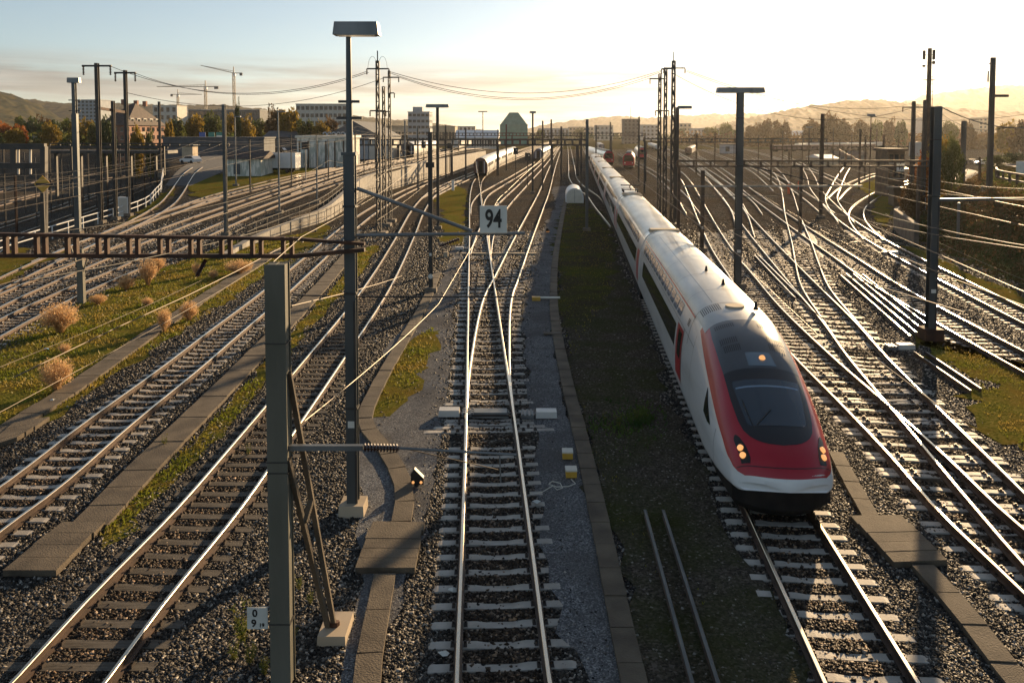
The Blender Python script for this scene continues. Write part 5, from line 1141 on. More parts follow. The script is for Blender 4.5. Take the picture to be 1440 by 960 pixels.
r, w, h, hw = building('office_block', 'pale grey stepped office block right of the lattice masts', 'building', 460, 574, 604, 158, 198, 18, 'plaster_blue', 'plaster_blue', 6, 5, wx=.75, wy=.45, sidecols=4)
mb = MB(); mb.box(-w*.1, 9, h+1.6, w*.45, 8, 3.2); mb.build('penthouse', 'plaster_blue', r)
building('warehouse', 'dark grey shed with a low gable end and painted scrawl', 'warehouse', 225, 457, 536, 170, 204, 40, 'slate_wall', 'slate_wall', roof='gableend', ridge=.5)
q = P3(480, 190, 224.8); mb = MB()
for k in range(7): mb.tube([(k*1.25+.55*math.cos(t)*(1 if k % 2 else -1), 0, .75*math.sin(t)) for t in np.linspace(.4, 4.9, 9)], .16, 5)
tag(mb.build('graffiti', 'graffiti_paint', None, (q.x-4.5, q.y-.3, q.z)), 'pale graffiti loops on the dark grey gable', 'graffiti')
building('freight_hall', 'long low hall with a row of lit windows behind the lattice masts', 'warehouse', None, 536, 640, 178, 206, 24, 'plaster_tan', 'slate_wall', 1, 22, wx=.6, wy=.4)
building('stair_block', 'dark block standing between the two parts of the long hall', 'building', None, 585, 603, 171, 206, 8, 'slate_wall')
r, w, h, hw = building('goods_shed', 'pale wooden shed covered in worn paint and graffiti', 'shed', None, 418, 487, 194, 236, 12, 'graffiti_wall', 'cream', roof='flat')
for k in range(6): mb = MB(); mb.box(-w*.45+k*w*.18, -.06, h*.45, .22, .1, h*.9); mb.build('timber_post', 'pole_brown', r)
building('canopy_shed', 'dark open canopy with a long grey roof behind the pale shed', 'canopy', None, 372, 470, 184, 212, 14, 'slate_wall', 'slate_wall', roof='gable', ridge=.32)
building('store_shed', 'blue grey end of a low shed right of the pale shed', 'shed', None, 490, 518, 197, 224, 9, 'plaster_blue', 'plaster_blue')
building('store_shed', 'small white shed under the lattice masts', 'shed', None, 519, 552, 199, 224, 8, 'plaster', 'plaster')
r, w, h, hw = building('hut', 'small timber hut with a low pitched roof beside the grass', 'hut', 116, 319, 367, 213, 248, 6, 'graffiti_wall', 'roof_tile', roof='gable', ridge=.3)
mb = MB(); mb.box(-w*.2, -.05, h*.3, w*.18, .1, h*.42); mb.build('door', 'slate_wall', r)
building('station_canopy', 'long dark flat canopy in front of the green hedge', 'canopy', 215, 230, 372, 195, 208, 10, 'slate_wall', 'slate_wall')
building('kiosk', 'cream kiosk wall behind the white car', 'kiosk', 175, 256, 271, 206, 220, 3, 'plaster_tan', 'slate_wall')
building('flyover', 'pale concrete deck of a road bridge at the far left', 'bridge', 330, -60, 40, 193, 202, 8, 'plaster', 'plaster', z0=4.0)
building('office_block', 'glassy grey building behind the cranes', 'building', 620, 262, 366, 155, 186, 20, 'slate_wall', 'plaster_blue', 5, 16, wx=.8)
building('office_block', 'tan block left of the cranes behind the brick house', 'building', 580, 216, 250, 149, 186, 20, 'plaster', 'plaster', 5, 4)
# teal pyramid roofed tower
r, w, h, hw = building('pyramid_tower', 'teal roofed building shaped like a cut pyramid on the skyline', 'building', 620, 703, 742, 176, 200, 22, 'teal_roof', 'teal_roof', z0=0)
mb = MB(); zt = zrow(158, 620); wt = w*.16; mb.add([(-w/2, 0, h), (w/2, 0, h), (w/2, 22, h), (-w/2, 22, h), (-wt, 6, zt), (wt, 6, zt), (wt, 16, zt), (-wt, 16, zt)], [(0, 1, 5, 4), (1, 2, 6, 5), (2, 3, 7, 6), (3, 0, 4, 7), (4, 5, 6, 7)]); mb.build('pyramid_roof', 'teal_roof', r)
r, w, h, hw = building('tower_block', 'square grey tower with a roof mast at the end of the yard', 'tower block', 640, 877, 899, 168, 204, 12, 'slate_wall', 'slate_wall', 7, 4)
mb = MB(); mb.tube([(0, 5, h), (0, 5, h+10)], [.3, .1], 6); mb.build('roof_mast', 'pole_dark', r)
building('glasshouse', 'low pale glass roofs left of the teal pyramid roof', 'greenhouse', 420, 640, 700, 183, 192, 30, 'plaster', 'white_metal', 1, 16, roof='gable', ridge=.4)
r, w, h, hw = building('hall', 'pale hall with a white pitched roof in front of the right trees', 'hall', None, 1086, 1142, 184, 198, 18, 'plaster', 'white_metal', roof='gable', ridge=.45)
r, w, h, hw = building('signal_box', 'dark timber signal box beside the sign with 93', 'signal box', 114, 1248, 1271, 213, 268, 4, 'pole_brown', 'roof_tile', 3, 3, roof='flat', wx=.6)
building('relay_hut', 'dark square relay hut among bushes below the signal box', 'hut', 100, 1257, 1272, 268, 290, 1.5, 'pole_dark', 'pole_dark')
r, w, h, hw = building('shunting_cabin', 'little grey cabin with two windows at the middle of the junction', 'hut', None, 1016, 1044, 204, 216, 5, 'plaster_blue', 'slate_wall', 1, 2, wx=.4)
building('store_shed', 'low brown shed between the rails at the right', 'shed', None, 1157, 1178, 218, 232, 12, 'plaster_tan', 'white_metal', 0, 0, roof='gable', ridge=.35)
building('wagon_shed', 'long dark sheds across the sunlit tracks at the right', 'shed', None, 1178, 1218, 213, 227, 9, 'slate_wall', 'roof_tile', roof='gable', ridge=.4)
for k, (x0, x1, yt, Y, lb) in enumerate([(1170, 1225, 181, 700, 'long low pale building below the right hill'), (1298, 1318, 166, 900, 'hazy grey block left of the tall bank lamp'), (1376, 1394, 166, 900, 'hazy tower block behind the tall bank lamp'), (640, 668, 178, 900, 'distant white block right of the grey office'), (757, 800, 181, 1000, 'low distant block right of the teal pyramid'), (800, 835, 179, 1100, 'distant pale warehouse above the track ends'), (838, 862, 177, 900, 'grey distant block left of the square tower'), (903, 926, 176, 900, 'hazy long block right of the square tower'), (955, 972, 174, 1000, 'far slim block right of the lattice group'), (6, 30, 182, 500, 'white flat building below the left hill'), (975, 1012, 181, 900, 'distant low hall left of the T lamp')]):
    building('city_block', lb, 'building', Y, x0, x1, yt, 192, 20, ('plaster', 'plaster_blue', 'plaster_tan')[k % 3], 'plaster_blue', max(2, int((190-yt)/3.5)), max(3, int((x1-x0)/5)), z0=0)
# road signs over the street
for lb, m_, x0, x1 in (('blue road sign left of two green ones', 'sign_blue', 280, 289), ('plain green road sign in the middle', 'sign_green', 293, 302), ('green road sign with a white band at the right', 'sign_green', 304, 313)):
    a, b = P3(x0, 186, 230), P3(x1, 197, 230); sg = thing('road_sign', lb, 'road sign', ((a.x+b.x)/2, 230, (a.z+b.z)/2)); mb = MB(); mb.box(0, 0, 0, b.x-a.x, .1, a.z-b.z); mb.build('board', m_, sg)
    mb = MB(); mb.tube([(0, .15, -4.5), (0, .15, 1)], .1, 6); mb.build('pole', 'pole_dark', sg)
    if 'band' in lb: mb = MB(); mb.box(0, -.08, -.1, b.x-a.x-.2, .05, .6); mb.build('band', 'sign_white', sg)
# tower cranes
def crane(label, px, py, Y, ytop, jl, jr, tilt):
    g = P3(px, py, Y); r = thing('tower_crane', label, 'crane', g); h = zrow(ytop, Y)-g.z; mb = MB(); lattice(mb, 0, h, 1.6, 1.6, 2.6, .34); mb.build('tower', 'crane', r)
    mb = MB(); L_ = (jl-px)*Y/F_PX; mb.bar((0, 0, h), (L_, 0, h+tilt), .5); mb.bar((0, 0, h+1.6), (L_, 0, h+tilt), .25); n_ = 14
    for k in range(n_): t = k/n_; mb.bar((L_*t, 0, h+tilt*t), (L_*(t+.5/n_), 0, h+tilt*t+1.5*(1-t)), .18)
    mb.build('jib', 'crane', r); L2 = (jr-px)*Y/F_PX; mb = MB(); mb.bar((0, 0, h), (L2, 0, h), .6); mb.build('counter_jib', 'crane', r); mb = MB(); mb.box(L2*.85, 0, h-.9, abs(L2)*.3, 1.2, 2.2); mb.build('counterweight', 'slate_wall', r)
    mb = MB(); mb.bar((0, 0, h), (0, 0, h+5), .6); mb.build('cat_head', 'crane', r); mb = MB(); mb.box(.8, -.8, h-1.2, 1.6, 1.6, 2); mb.build('cab', 'white_metal', r)
crane('tallest tower crane with its jib rising to the left', 330, 176, 640, 103, 284, 342, 6)
crane('tower crane with a long level jib before the glassy building', 290, 178, 660, 122, 222, 308, 0)
crane('distant tower crane with a big white counterweight', 251, 178, 800, 133, 285, 241, 0)
# road bridge over the deep cut, wagons, scrub
a_, b_ = P3(58, 207, 132), P3(236, 215, 132); br = thing('road_bridge', 'dark road bridge crossing the deep cut at the left', 'bridge', (a_.x, 132, 0)); Lb = b_.x-a_.x; mb = MB(); mb.box(Lb/2, 2, 5.9, Lb, 4, .5); mb.build('deck', 'pole_dark', br); mb = MB(); mb.box(Lb/2, .1, 6.7, Lb, .12, .5); mb.build('parapet', 'pole_dark', br)
for k in range(5): mb = MB(); mb.box(Lb*(k+.3)/5, 2, 1.2, .35, .5, 9); mb.build('pier', 'pole_dark', br)
def wagons(label, px, py, n_, ang, body, L_=13., hh=3.2, kind='box'):
    p = at(px, py); root = thing('goods_wagons', label, 'train', p, ang)
    mb = MB(); 
    if kind == 'box': mb.wallprism([(-1.35, 1.0), (1.35, 1.0), (1.35, hh-.3), (.7, hh), (-.7, hh), (-1.35, hh-.3)], .3, L_-.3)
    else: mb.wallprism([(1.25*math.cos(t), 2.2+1.2*math.sin(t)) for t in np.linspace(0, 6.2832, 17)[:-1]], .6, L_-.6)
    me = mb.mesh('wagon_body', body); um = MB(); um.box(0, L_/2, .8, 2.2, L_-.4, .3); [um.box(0, L_*f_, .45, 1.8, 1.2, .6) for f_ in (.2, .8)]; ume = um.mesh('underframe', 'skirt')
    for k in range(n_): o = obj('wagon_body', me, root, (0, k*L_, 0)); obj('underframe', ume, o)
    return root
for lb, px, py, n_, ang, bo_, kd in (('dark goods wagons left of the shunting cabin', 968, 219, 5, -.25, 'wagon_brown', 'box'), ('row of pale wagons behind the dark gantry at the right', 1120, 210, 7, -.9, 'wagon_white', 'box'), ('brown wagons in front of the pale hall', 1085, 214, 6, -1.0, 'wagon_brown', 'box'), ('tank wagons right of the square grey tower', 925, 213, 6, -.12, 'wagon_white', 'tank'), ('dark wagons left of the red railcars', 846, 212, 6, -.09, 'navy', 'box'), ('pale wagons far left of the hall windows', 640, 212, 6, -.0, 'wagon_white', 'box'), ('brown wagons before the thin far masts', 690, 209, 5, -.05, 'wagon_brown', 'box'), ('white wagons standing under the long canopy', 300, 210, 4, -1.35, 'wagon_white', 'box')):
    wagons(lb, px, py, n_, ang, bo_, kind=kd)
def scrub(name, label, pts, hh, m, spread, n_, seed):
    rs = np.random.RandomState(seed); vs, fs = [], []
    for k in range(n_):
        i = rs.randint(len(pts)-1); t = rs.rand(); a, b = Vector(pts[i]), Vector(pts[i+1]); q = a.lerp(b, t); q.x += rs.randn()*spread; q.y += rs.randn()*spread; q.z = hgt(q.x, q.y)
        top_ = hh*(.45+.8*rs.rand())
        for j in range(3):
            c = q+Vector((rs.randn()*.3*hh, rs.randn()*.3*hh, rs.rand()*top_)); s = hh*(.1+.12*rs.rand()); d = Vector(rs.randn(3)).normalized()*s; e_ = d.cross(Vector(rs.randn(3))).normalized()*s*.6; o = len(vs); vs += [c-d, c+e_, c+d, c-e_]; fs.append((o, o+1, o+2, o+3))
    me = bpy.data.meshes.new(name); me.from_pydata(vs, [], fs); me.materials.append(MAT[m]); tag(obj(name, me), label, None, None, 'stuff')
bk = lambda off, ys: [(interp(y, BANK_Y, BANK_X)+off, y, 0) for y in ys]
scrub('bank_scrub', 'brown scrub on the dark bank slope', bk(5.5, range(30, 108, 6)), .5, 'leaf_brown', 1.7, 9000, 1); scrub('bank_scrub', 'dark green scrub on the bank slope', bk(4.2, range(30, 108, 6)), .38, 'leaf_dark', 2.0, 8000, 2); scrub('bank_scrub', 'green grass tufts along the top edge of the bank', bk(9.6, range(34, 100, 6)), .5, 'leaf_green', .7, 3500, 3)
for k, (y_, x0, x1, hh, m_) in enumerate(((420, -60, 250, 9, 'leaf_green'), (330, -60, 140, 6, 'leaf_green'), (360, 235, 470, 8, 'leaf_green'), (300, 235, 400, 5, 'leaf_green'), (600, 950, 1330, 8, 'leaf_brown'), (520, 1040, 1300, 6, 'leaf_brown'), (440, 1300, 1560, 8, 'leaf_brown'), (1000, 640, 980, 7, 'leaf_dark'))):
    scrub('far_hedges', 'far band of trees and hedges', [(xcol(x, y_, 3), y_+random.uniform(-12, 12), 0) for x in np.linspace(x0, x1, 12)], hh, m_, 5, 1500, 10+k)
# ------------------------------------------------------------------ vehicles
def wheel_mesh(r): mb = MB(); mb.tube([(-.11, 0, 0), (.11, 0, 0)], r, 14); return mb.mesh('wheel', 'tyre')
WH = wheel_mesh(.33)
def car(label, p, rz, body, van=False):
    r = thing('van' if van else 'parked_car', label, 'van' if van else 'car', p, rz); mb = MB()
    if van: prof_ = [(-2.5, .35), (-2.5, 2.2), (-2.35, 2.4), (1.3, 2.4), (1.75, 1.55), (2.45, 1.2), (2.5, .35)]; wn = [(.55, 1.5), (.55, 2.15), (1.25, 2.15), (1.6, 1.5)]
    else: prof_ = [(-2.1, .35), (-2.15, .9), (-1.95, 1.0), (-1.45, 1.45), (.35, 1.45), (1.0, .98), (1.95, .85), (2.1, .7), (2.1, .35)]; wn = [(-1.75, 1.02), (-1.38, 1.38), (.32, 1.38), (.85, 1.0)]
    mb.add([(x, -.86, z) for x, z in prof_]+[(x, .86, z) for x, z in prof_], [tuple(range(len(prof_))), tuple(range(len(prof_), 2*len(prof_)))[::-1]]+[(i, len(prof_)+i, len(prof_)+(i+1) % len(prof_), (i+1) % len(prof_)) for i in range(len(prof_))]); mb.build('body', body, r)
    for s in (-1, 1):
        mb = MB(); mb.add([(x, s*.87, z) for x, z in wn], [(0, 1, 2, 3)]); mb.build('side_window', 'window_glass', r)
        for x in (-1.3, 1.35): o = obj('wheel', WH, r, (x, s*.8, .33), math.pi/2)
    a, b = (wn[2], wn[3]); mb = MB(); mb.add([(a[0]+.12, -.75, a[1]), (a[0]+.12, .75, a[1]), (b[0]+.2, .78, b[1]), (b[0]+.2, -.78, b[1])], [(0, 1, 2, 3)]); mb.build('windscreen', 'window_glass', r)
    return r
car('white car driving towards the yard beside the curved siding', at(268, 230), 2.6, 'car_white')
for k, (px, py, m_, v, lb) in enumerate([(293, 219, 'car_white', 0, 'white car first in the row before the canopy'), (301, 218, 'car_white', 0, 'white car second in the row before the canopy'), (310, 217, 'car_white', 1, 'white van beside the row of white cars'), (336, 213, 'car_white', 1, 'white van near the grey post top'), (352, 213, 'car_dark', 0, 'dark car behind the little hut'), (198, 219, 'car_blue', 0, 'blue car parked left of the kiosk'), (215, 219, 'car_dark', 1, 'dark van parked below the brick house'), (151, 213, 'car_blue', 1, 'pale blue van between the tall masts'), (165, 214, 'car_dark', 0, 'dark car between the tall masts'), (392, 215, 'car_dark', 0, 'dark car under the canopy roof'), (1382, 232, 'car_white', 0, 'pale car parked on the bank road'), (1366, 231, 'car_dark', 0, 'dark car parked on the bank road')]):
    car(lb, at(px, py), random.choice((.3, 2.9, 1.4)), m_, bool(v))
# white box lorry
p = at(388, 243); t_ = thing('box_lorry', 'white box lorry with a small cab parked behind the grass', 'lorry', p, math.pi-.12); mb = MB(); mb.box(-1.2, 0, 1.9, 4.6, 2.1, 2.3); mb.build('cargo_box', 'car_white', t_)
mb = MB(); q = [(1.15, .5), (1.15, 2.5), (1.9, 2.5), (2.5, 1.6), (3.0, 1.35), (3.0, .5)]; mb.add([(x, -.95, z) for x, z in q]+[(x, .95, z) for x, z in q], [tuple(range(6)), tuple(range(6, 12))[::-1]]+[(i, 6+i, 6+(i+1) % 6, (i+1) % 6) for i in range(6)]); cb = mb.build('cab', 'car_white', t_)
for s in (-1, 1): mb = MB(); mb.add([(1.3, s*.96, 1.6), (1.3, s*.96, 2.3), (1.85, s*.96, 2.3), (2.3, s*.96, 1.6)], [(0, 1, 2, 3)]); mb.build('side_window', 'window_glass', cb)
mb = MB(); mb.add([(1.96, -.8, 2.42), (1.96, .8, 2.42), (2.52, .85, 1.66), (2.52, -.85, 1.66)], [(0, 1, 2, 3)]); mb.build('windscreen', 'window_glass', cb)
for x in (-2.2, 2.2):
    for s in (-1, 1): obj('wheel', WH, t_, (x, s*.9, .35), math.pi/2)
mb = MB(); mb.box(-.4, 0, .6, 6, 1.6, .3); mb.build('chassis', 'skirt', t_)
p = at(418, 237); ct = thing('container', 'ribbed white container behind the box lorry', 'container', p); mb = MB(); mb.box(-1, 0, 1.2, 2.6, 5, 2.4)
for k in range(6): mb.box(-2.1+k*.45, -2.53, 1.2, .15, .06, 2.2)
mb.build('box', 'white_metal', ct); mb = MB(); mb.box(-1, 0, 2.45, 2.7, 5.1, .1); mb.build('lid', 'white_metal', ct)
# ------------------------------------------------------------------ small railway things
def dwarf(label, p, rz=0):
    r = thing('dwarf_signal', label, 'signal', p-Vector((0, 0, .16)), rz, 'small ground signals'); r.scale = (.68, .68, .68); mb = MB(); mb.wallprism([(-.24, .35), (-.24, .75), (-.1, .95), (.24, .60), (.24, .35)], -.09, .09); mb.build('housing', 'black_paint', r)
    mb = MB(); mb.add([(-.1, -.1, .955), (.245, -.1, .605), (.245, .13, .605), (-.1, .13, .955)], [(0, 1, 2, 3)]); mb.build('hood', 'cream', r); mb = MB(); mb.bar((0, 0, 0), (0, 0, .4), .12); mb.build('stem', 'pole_dark', r)
    for x in (-.15, .15): mb = MB(); mb.tube([(x, -.1, .45), (x, -.12, .45)], .055, 10); mb.build('lamp', 'lamp_warm', r)
    return r
dwarf('small ground signal with two orange lamps beside the trough path', at(587, 684))
q = at(701, 322); mb = MB()
dwarf('small ground signal on the gravel left of the white hut', at(770, 328), .5)
def point_machine(label, p, rz=0, sx=1):
    r = thing('point_machine', label, 'point machine', p, rz, 'point machines at the switches'); r.scale = (.72, .72, .6); mb = MB(); mb.box(.45*sx, 0, .28, .95, .55, .34, top=.94); mb.build('case', 'wagon_white', r); mb = MB(); mb.box(-.4*sx, 0, .2, .55, .7, .18); [mb.box(-.4*sx+dx, dy, .32, .1, .14, .1) for dx in (-.18, 0, .18) for dy in (-.25, 0, .25)]; mb.build('lock_gear', 'galvanised', r)
    mb = MB(); mb.bar((-.1*sx, 0, .22), (.3*sx, 0, .22), .08); mb.build('rod', 'galvanised', r); return r
point_machine('pale point machine box right of the central switch blades', at(754, 588))
r = point_machine('lock gear at the left end of the central switch blades', at(646, 586), 0, -1)
p_ = at(690, 584, .05); mb = MB(); mb.box(0, 0, .08, 1.15, .45, .18, top=.92); tr_ = thing('switch_sleeper', 'grey steel trough sleeper between the central switch rails', 'switch drive', p_); mb.build('trough', 'galvanised', tr_); mb = MB(); mb.bar((-.6, -.28, .1), (.6, -.28, .1), .05); mb.build('rod', 'clip_steel', tr_)
point_machine('sunlit point machine between the right tracks', at(1262, 492))
point_machine('sunlit point machine beside the bank track', at(1250, 358))
point_machine('point machine left of the far central switch', at(652, 352), 0, -1)
p_ = at(690, 358); mb = MB(); mb.box(0, 0, .05, 5.6, .35, .16); tag(mb.build('walkway_plank', 'yellow', None, (p_.x+.6, p_.y, 0)), 'long tan plank lying across the central tracks', 'plank'); bpy.data.objects['walkway_plank'].data.materials[0] = MAT['plaster_tan']
p_ = at(627, 361); mb = MB(); mb.box(0, 0, .18, .32, .32, .36); tag(mb.build('timber_block', 'plaster_tan', None, p_), 'small tan block left of the long plank', 'block')
def ybox(label, p):
    r = thing('track_box', label, 'box', p, random.uniform(-.1, .1), 'yellow track boxes'); r.scale = (.8, .8, .75); mb = MB(); mb.box(0, 0, .2, .36, .36, .22); mb.build('case', 'yellow', r); mb = MB(); mb.box(0, 0, .34, .38, .38, .06); mb.build('lid', 'cream', r); mb = MB(); mb.box(0, 0, .05, .2, .2, .1); mb.build('base', 'skirt', r); return r
ybox('upper yellow box with a cream lid on the grey gravel', at(798, 646)); ybox('lower yellow box with a cable loop in front', at(803, 672))
p_ = at(803, 676); mb = MB(); mb.tube([(0, 0, .05), (.1, -.25, .04), (-.1, -.42, .04), (-.4, -.45, .04), (-.6, -.3, .05), (-.5, -.15, .06), (-.3, -.25, .05), (-.25, -.5, .04), (-.4, -.62, .04), (-.5, -.4, .05), (-.8, -.75, .03), (-1.3, -.95, .03)], .014, 6); tag(mb.build('cable', 'cream', None, p_), 'pale looped cable lying below the yellow boxes', 'cable')
p_ = at(754, 423); r = thing('track_marker', 'small orange box with a white plank beside the dark trough', 'marker', p_); mb = MB(); mb.box(0, 0, .12, .45, .35, .22); mb.build('box', 'yellow', r); mb = MB(); mb.box(.75, .1, .16, 1.1, .3, .05); mb.build('plank', 'cream', r)
p_ = at(776, 472); mb = MB(); mb.box(0, 0, .12, .75, .3, .06); tag(mb.build('cross_plank', 'old_concrete', None, p_), 'short dark plank lying across the shaded trough', 'plank')
# spare rails lying loose
def spare(label, a, b, n, gap, m=None):
    a, b = at(*a), at(*b); d = (b-a); ang = math.atan2(d.y, d.x); Ln = d.length; nx = Vector((math.sin(ang), -math.cos(ang), 0))
    for k in range(n):
        mb = MB(); vs = []; off = random.uniform(0, .4) if n > 2 else k*.25
        for s in (off, Ln): vs += [(s, u, w-.055) for u, w in RP]
        j = len(RP); mb.add(vs, [(i, (i+1) % j, j+(i+1) % j, j+i) for i in range(j)]+[tuple(range(j)), tuple(range(j, 2*j))]); mb.m[5:8] = [1]*3
        o = a+nx*gap*k; q = mb.build('spare_rail', ['rail_rust', 'pole_grey' if m is None else m], None, (o.x, o.y, hgt(o.x, o.y)+.03)); q.rotation_euler = (0, 0, ang+random.uniform(-.004, .004)); tag(q, label[k], 'rail', 'spare rails lying beside the tracks')
spare(['left one of two spare rails on the dark mossy soil', 'right one of two spare rails on the dark mossy soil'], (980, 1000), (907, 727), 2, .42)
spare(['longest of the spare rails left of the grey right post', 'second spare rail from the track left of the grey right post', 'third spare rail in the bundle left of the grey right post', 'spare rail in the bundle nearest to the grey right post'], (1280, 478), (1180, 388), 4, .45, 'rail_steel')
spare(['left spare rail lying between the two near right tracks', 'right spare rail lying between the two near right tracks'], (1118, 423), (1060, 362), 2, .35, 'rail_steel')
spare(['left spare rail pointing at the yellow grass patch', 'right spare rail pointing at the yellow grass patch'], (1365, 556), (1285, 500), 2, .45)
# white half round hut
p_ = at(823, 285); hu = thing('round_hut', 'white half round hut on the grass beside the long train', 'hut', p_, .12); Rr = 1.15; mb = MB(); q = [(-Rr, 0), (Rr, 0)]+[(Rr*math.cos(t), .75+Rr*1.05*math.sin(t)) for t in np.linspace(0, math.pi, 15)]; mb.wallprism(q, 0, 8); mb.build('shell', 'white_metal', hu, smooth=True)
mb = MB(); mb.wallprism([(x*.9, z*.94+.02) for x, z in q], -.03, .02); mb.build('end_wall', 'cream', hu); mb = MB(); mb.box(0, -.04, .95, .03, .02, 1.6); mb.build('door_seam', 'pole_dark', hu); hu.location = at(808, 286); hu.rotation_euler = (0, 0, -.06)
q = at(818, 284); mb = MB(); mb.box(0, 0, .3, .5, .4, .6); tag(mb.build('blue_box', 'plaster_blue', None, q), 'small pale blue box beside the white hut', 'box')
q = at(103, 312); q = at(178, 302); wb = thing('relay_cabinet', 'white relay cabinet behind the white railing', 'cabinet', at(175, 304)); mb = MB(); mb.box(0, 0, .95, .95, .5, 1.9); mb.build('case', 'white_metal', wb); mb = MB(); mb.box(0, -.26, .95, .8, .02, 1.7); mb.build('door', 'plaster', wb)
q = thing('relay_cabinet', 'slim white cabinet post by the cream coaches', 'cabinet', at(637, 268)); mb = MB(); mb.box(0, 0, .8, .4, .35, 1.6); mb.build('case', 'white_metal', q); mb = MB(); mb.box(0, 0, 1.63, .46, .4, .06); mb.build('lid', 'plaster', q)
for lb, px, py in (('signal with a black board left of the cream coach end', 596, 243), ('signal with a black board before the thin masts', 632, 243), ('signal with round head on the far siding', 725, 252), ('signal with round head left of the far branch', 742, 262)):
    p_ = at(px, py); r = thing('main_signal', lb, 'signal', p_, 0, 'tall signals of the far yard'); hz_ = p_.y*.022; mb = MB(); mb.bar((0, 0, 0), (0, 0, hz_+2), .14); mb.build('pole', 'pole_dark', r); mb = MB(); mb.box(0, -.1, hz_+2, .9, .15, 1.3); mb.build('board', 'black_paint', r); mb = MB(); mb.tube([(.2, -.18, hz_+2.2), (.2, -.2, hz_+2.2)], .12, 8); mb.build('lamp', 'lamp_lens', r)
q = at(430, 255); r = thing('track_board', 'square black board on a thin pole beside the graffiti shed', 'sign', q); mb = MB(); mb.box(0, 0, 4.8, 1.0, .06, 1.0); mb.build('board', 'black_paint', r); mb = MB(); mb.bar((0, .06, 0), (0, .06, 5.2), .1); mb.build('pole', 'galvanised', r)
q = P3(1432, 236, 80); r = thing('billboard', 'white hoarding at the right edge on the bank road', 'hoarding', (q.x+2, q.y, q.z)); mb = MB(); mb.box(0, 0, 0, 4.4, .1, 1.3); mb.build('board', 'sign_white', r); mb = MB(); mb.bar((-1.9, .1, -1.6), (-1.9, .1, .6), .1); mb.build('leg', 'pole_dark', r); mb = MB(); mb.bar((1.9, .1, -1.6), (1.9, .1, .6), .1); mb.build('leg', 'pole_dark', r)
# scraps
for lb, px, py, m_ in (('small blue scrap on the grass strip', 65, 491, 'blue_paper'), ('white scrap of paper left of the central track', 637, 830, 'sign_white'), ('white paper on the grass beside the trough', 74, 563, 'sign_white'), ('crumpled blue rag above the sunlit slabs', 1247, 728, 'blue_paper'), ('white scrap right of the central rails', 755, 706, 'sign_white'), ('white scrap on a left sleeper of the central track', 623, 920, 'sign_white')):
    p_ = at(px, py, .08); mb = MB(); vs = [(math.cos(a)*.11*random.uniform(.6, 1.2), math.sin(a)*.08*random.uniform(.6, 1.2), random.uniform(.0, .05)) for a in np.linspace(0, 6.28, 9)[:-1]]; mb.add(vs+[(0, 0, .07)], [(k, (k+1) % 8, 8) for k in range(8)]); tag(mb.build('scrap', m_, None, p_), lb, 'litter')
# people working on the sunlit junction
def person(label, p, rz, cloth):
    vs = [(0, 0, .98), (0, 0, 1.22), (0, -.01, 1.42), (0, -.02, 1.53), (0, -.04, 1.66), (0, -.03, 1.76), (.18, 0, 1.41), (.26, .02, 1.14), (.24, -.12, .92), (-.18, 0, 1.41), (-.27, .02, 1.14), (-.25, -.10, .92), (.09, 0, .90), (.11, -.06, .5), (.10, .02, .08), (.10, -.14, .04), (-.09, 0, .90), (-.11, .05, .5), (-.12, .14, .08), (-.12, 0, .04)]
    ed = [(0, 1), (1, 2), (2, 3), (3, 4), (4, 5), (2, 6), (6, 7), (7, 8), (2, 9), (9, 10), (10, 11), (0, 12), (12, 13), (13, 14), (14, 15), (0, 16), (16, 17), (17, 18), (18, 19)]
    rd = [.16, .15, .15, .06, .10, .09, .07, .05, .04, .07, .05, .04, .10, .07, .05, .04, .10, .07, .05, .04]
    me = bpy.data.meshes.new('person'); me.from_pydata(vs, ed, []); o = bpy.data.objects.new('t', me); COL.objects.link(o); sk = o.modifiers.new('s', 'SKIN'); su = o.modifiers.new('u', 'SUBSURF'); su.levels = 1
    for k, r_ in enumerate(rd): me.skin_vertices[0].data[k].radius = (r_, r_)
    me.skin_vertices[0].data[0].use_root = True
    dg = bpy.context.evaluated_depsgraph_get(); m2 = bpy.data.meshes.new_from_object(o.evaluated_get(dg)); bpy.data.objects.remove(o); m2.materials.clear()
    for m_ in (cloth, 'skin', 'skirt'): m2.materials.append(MAT[m_])
    for f in m2.polygons:
        z = f.center.z; f.material_index = 1 if z > 1.5 or (abs(f.center.x) > .2 and z < .97) else (2 if z < .12 else 0); f.use_smooth = True
    r = obj('person', m2, None, p, rz); tag(r, label, 'person')
    mb = MB(); mb.tube([(0, -.04, 1.70), (0, -.04, 1.80)], [.125, .07], 12); mb.build('helmet', 'white_metal', r); mb = MB(); mb.tube([(0, 0, 1.15), (0, 0, 1.21)], .185, 12); mb.build('vest_band', 'sign_white', r)
person('worker in orange clothing walking beside the sunlit rails', at(1124, 268), .4, 'orange'); person('worker in orange standing between the rails further left', at(1109, 274), 2.5, 'orange')
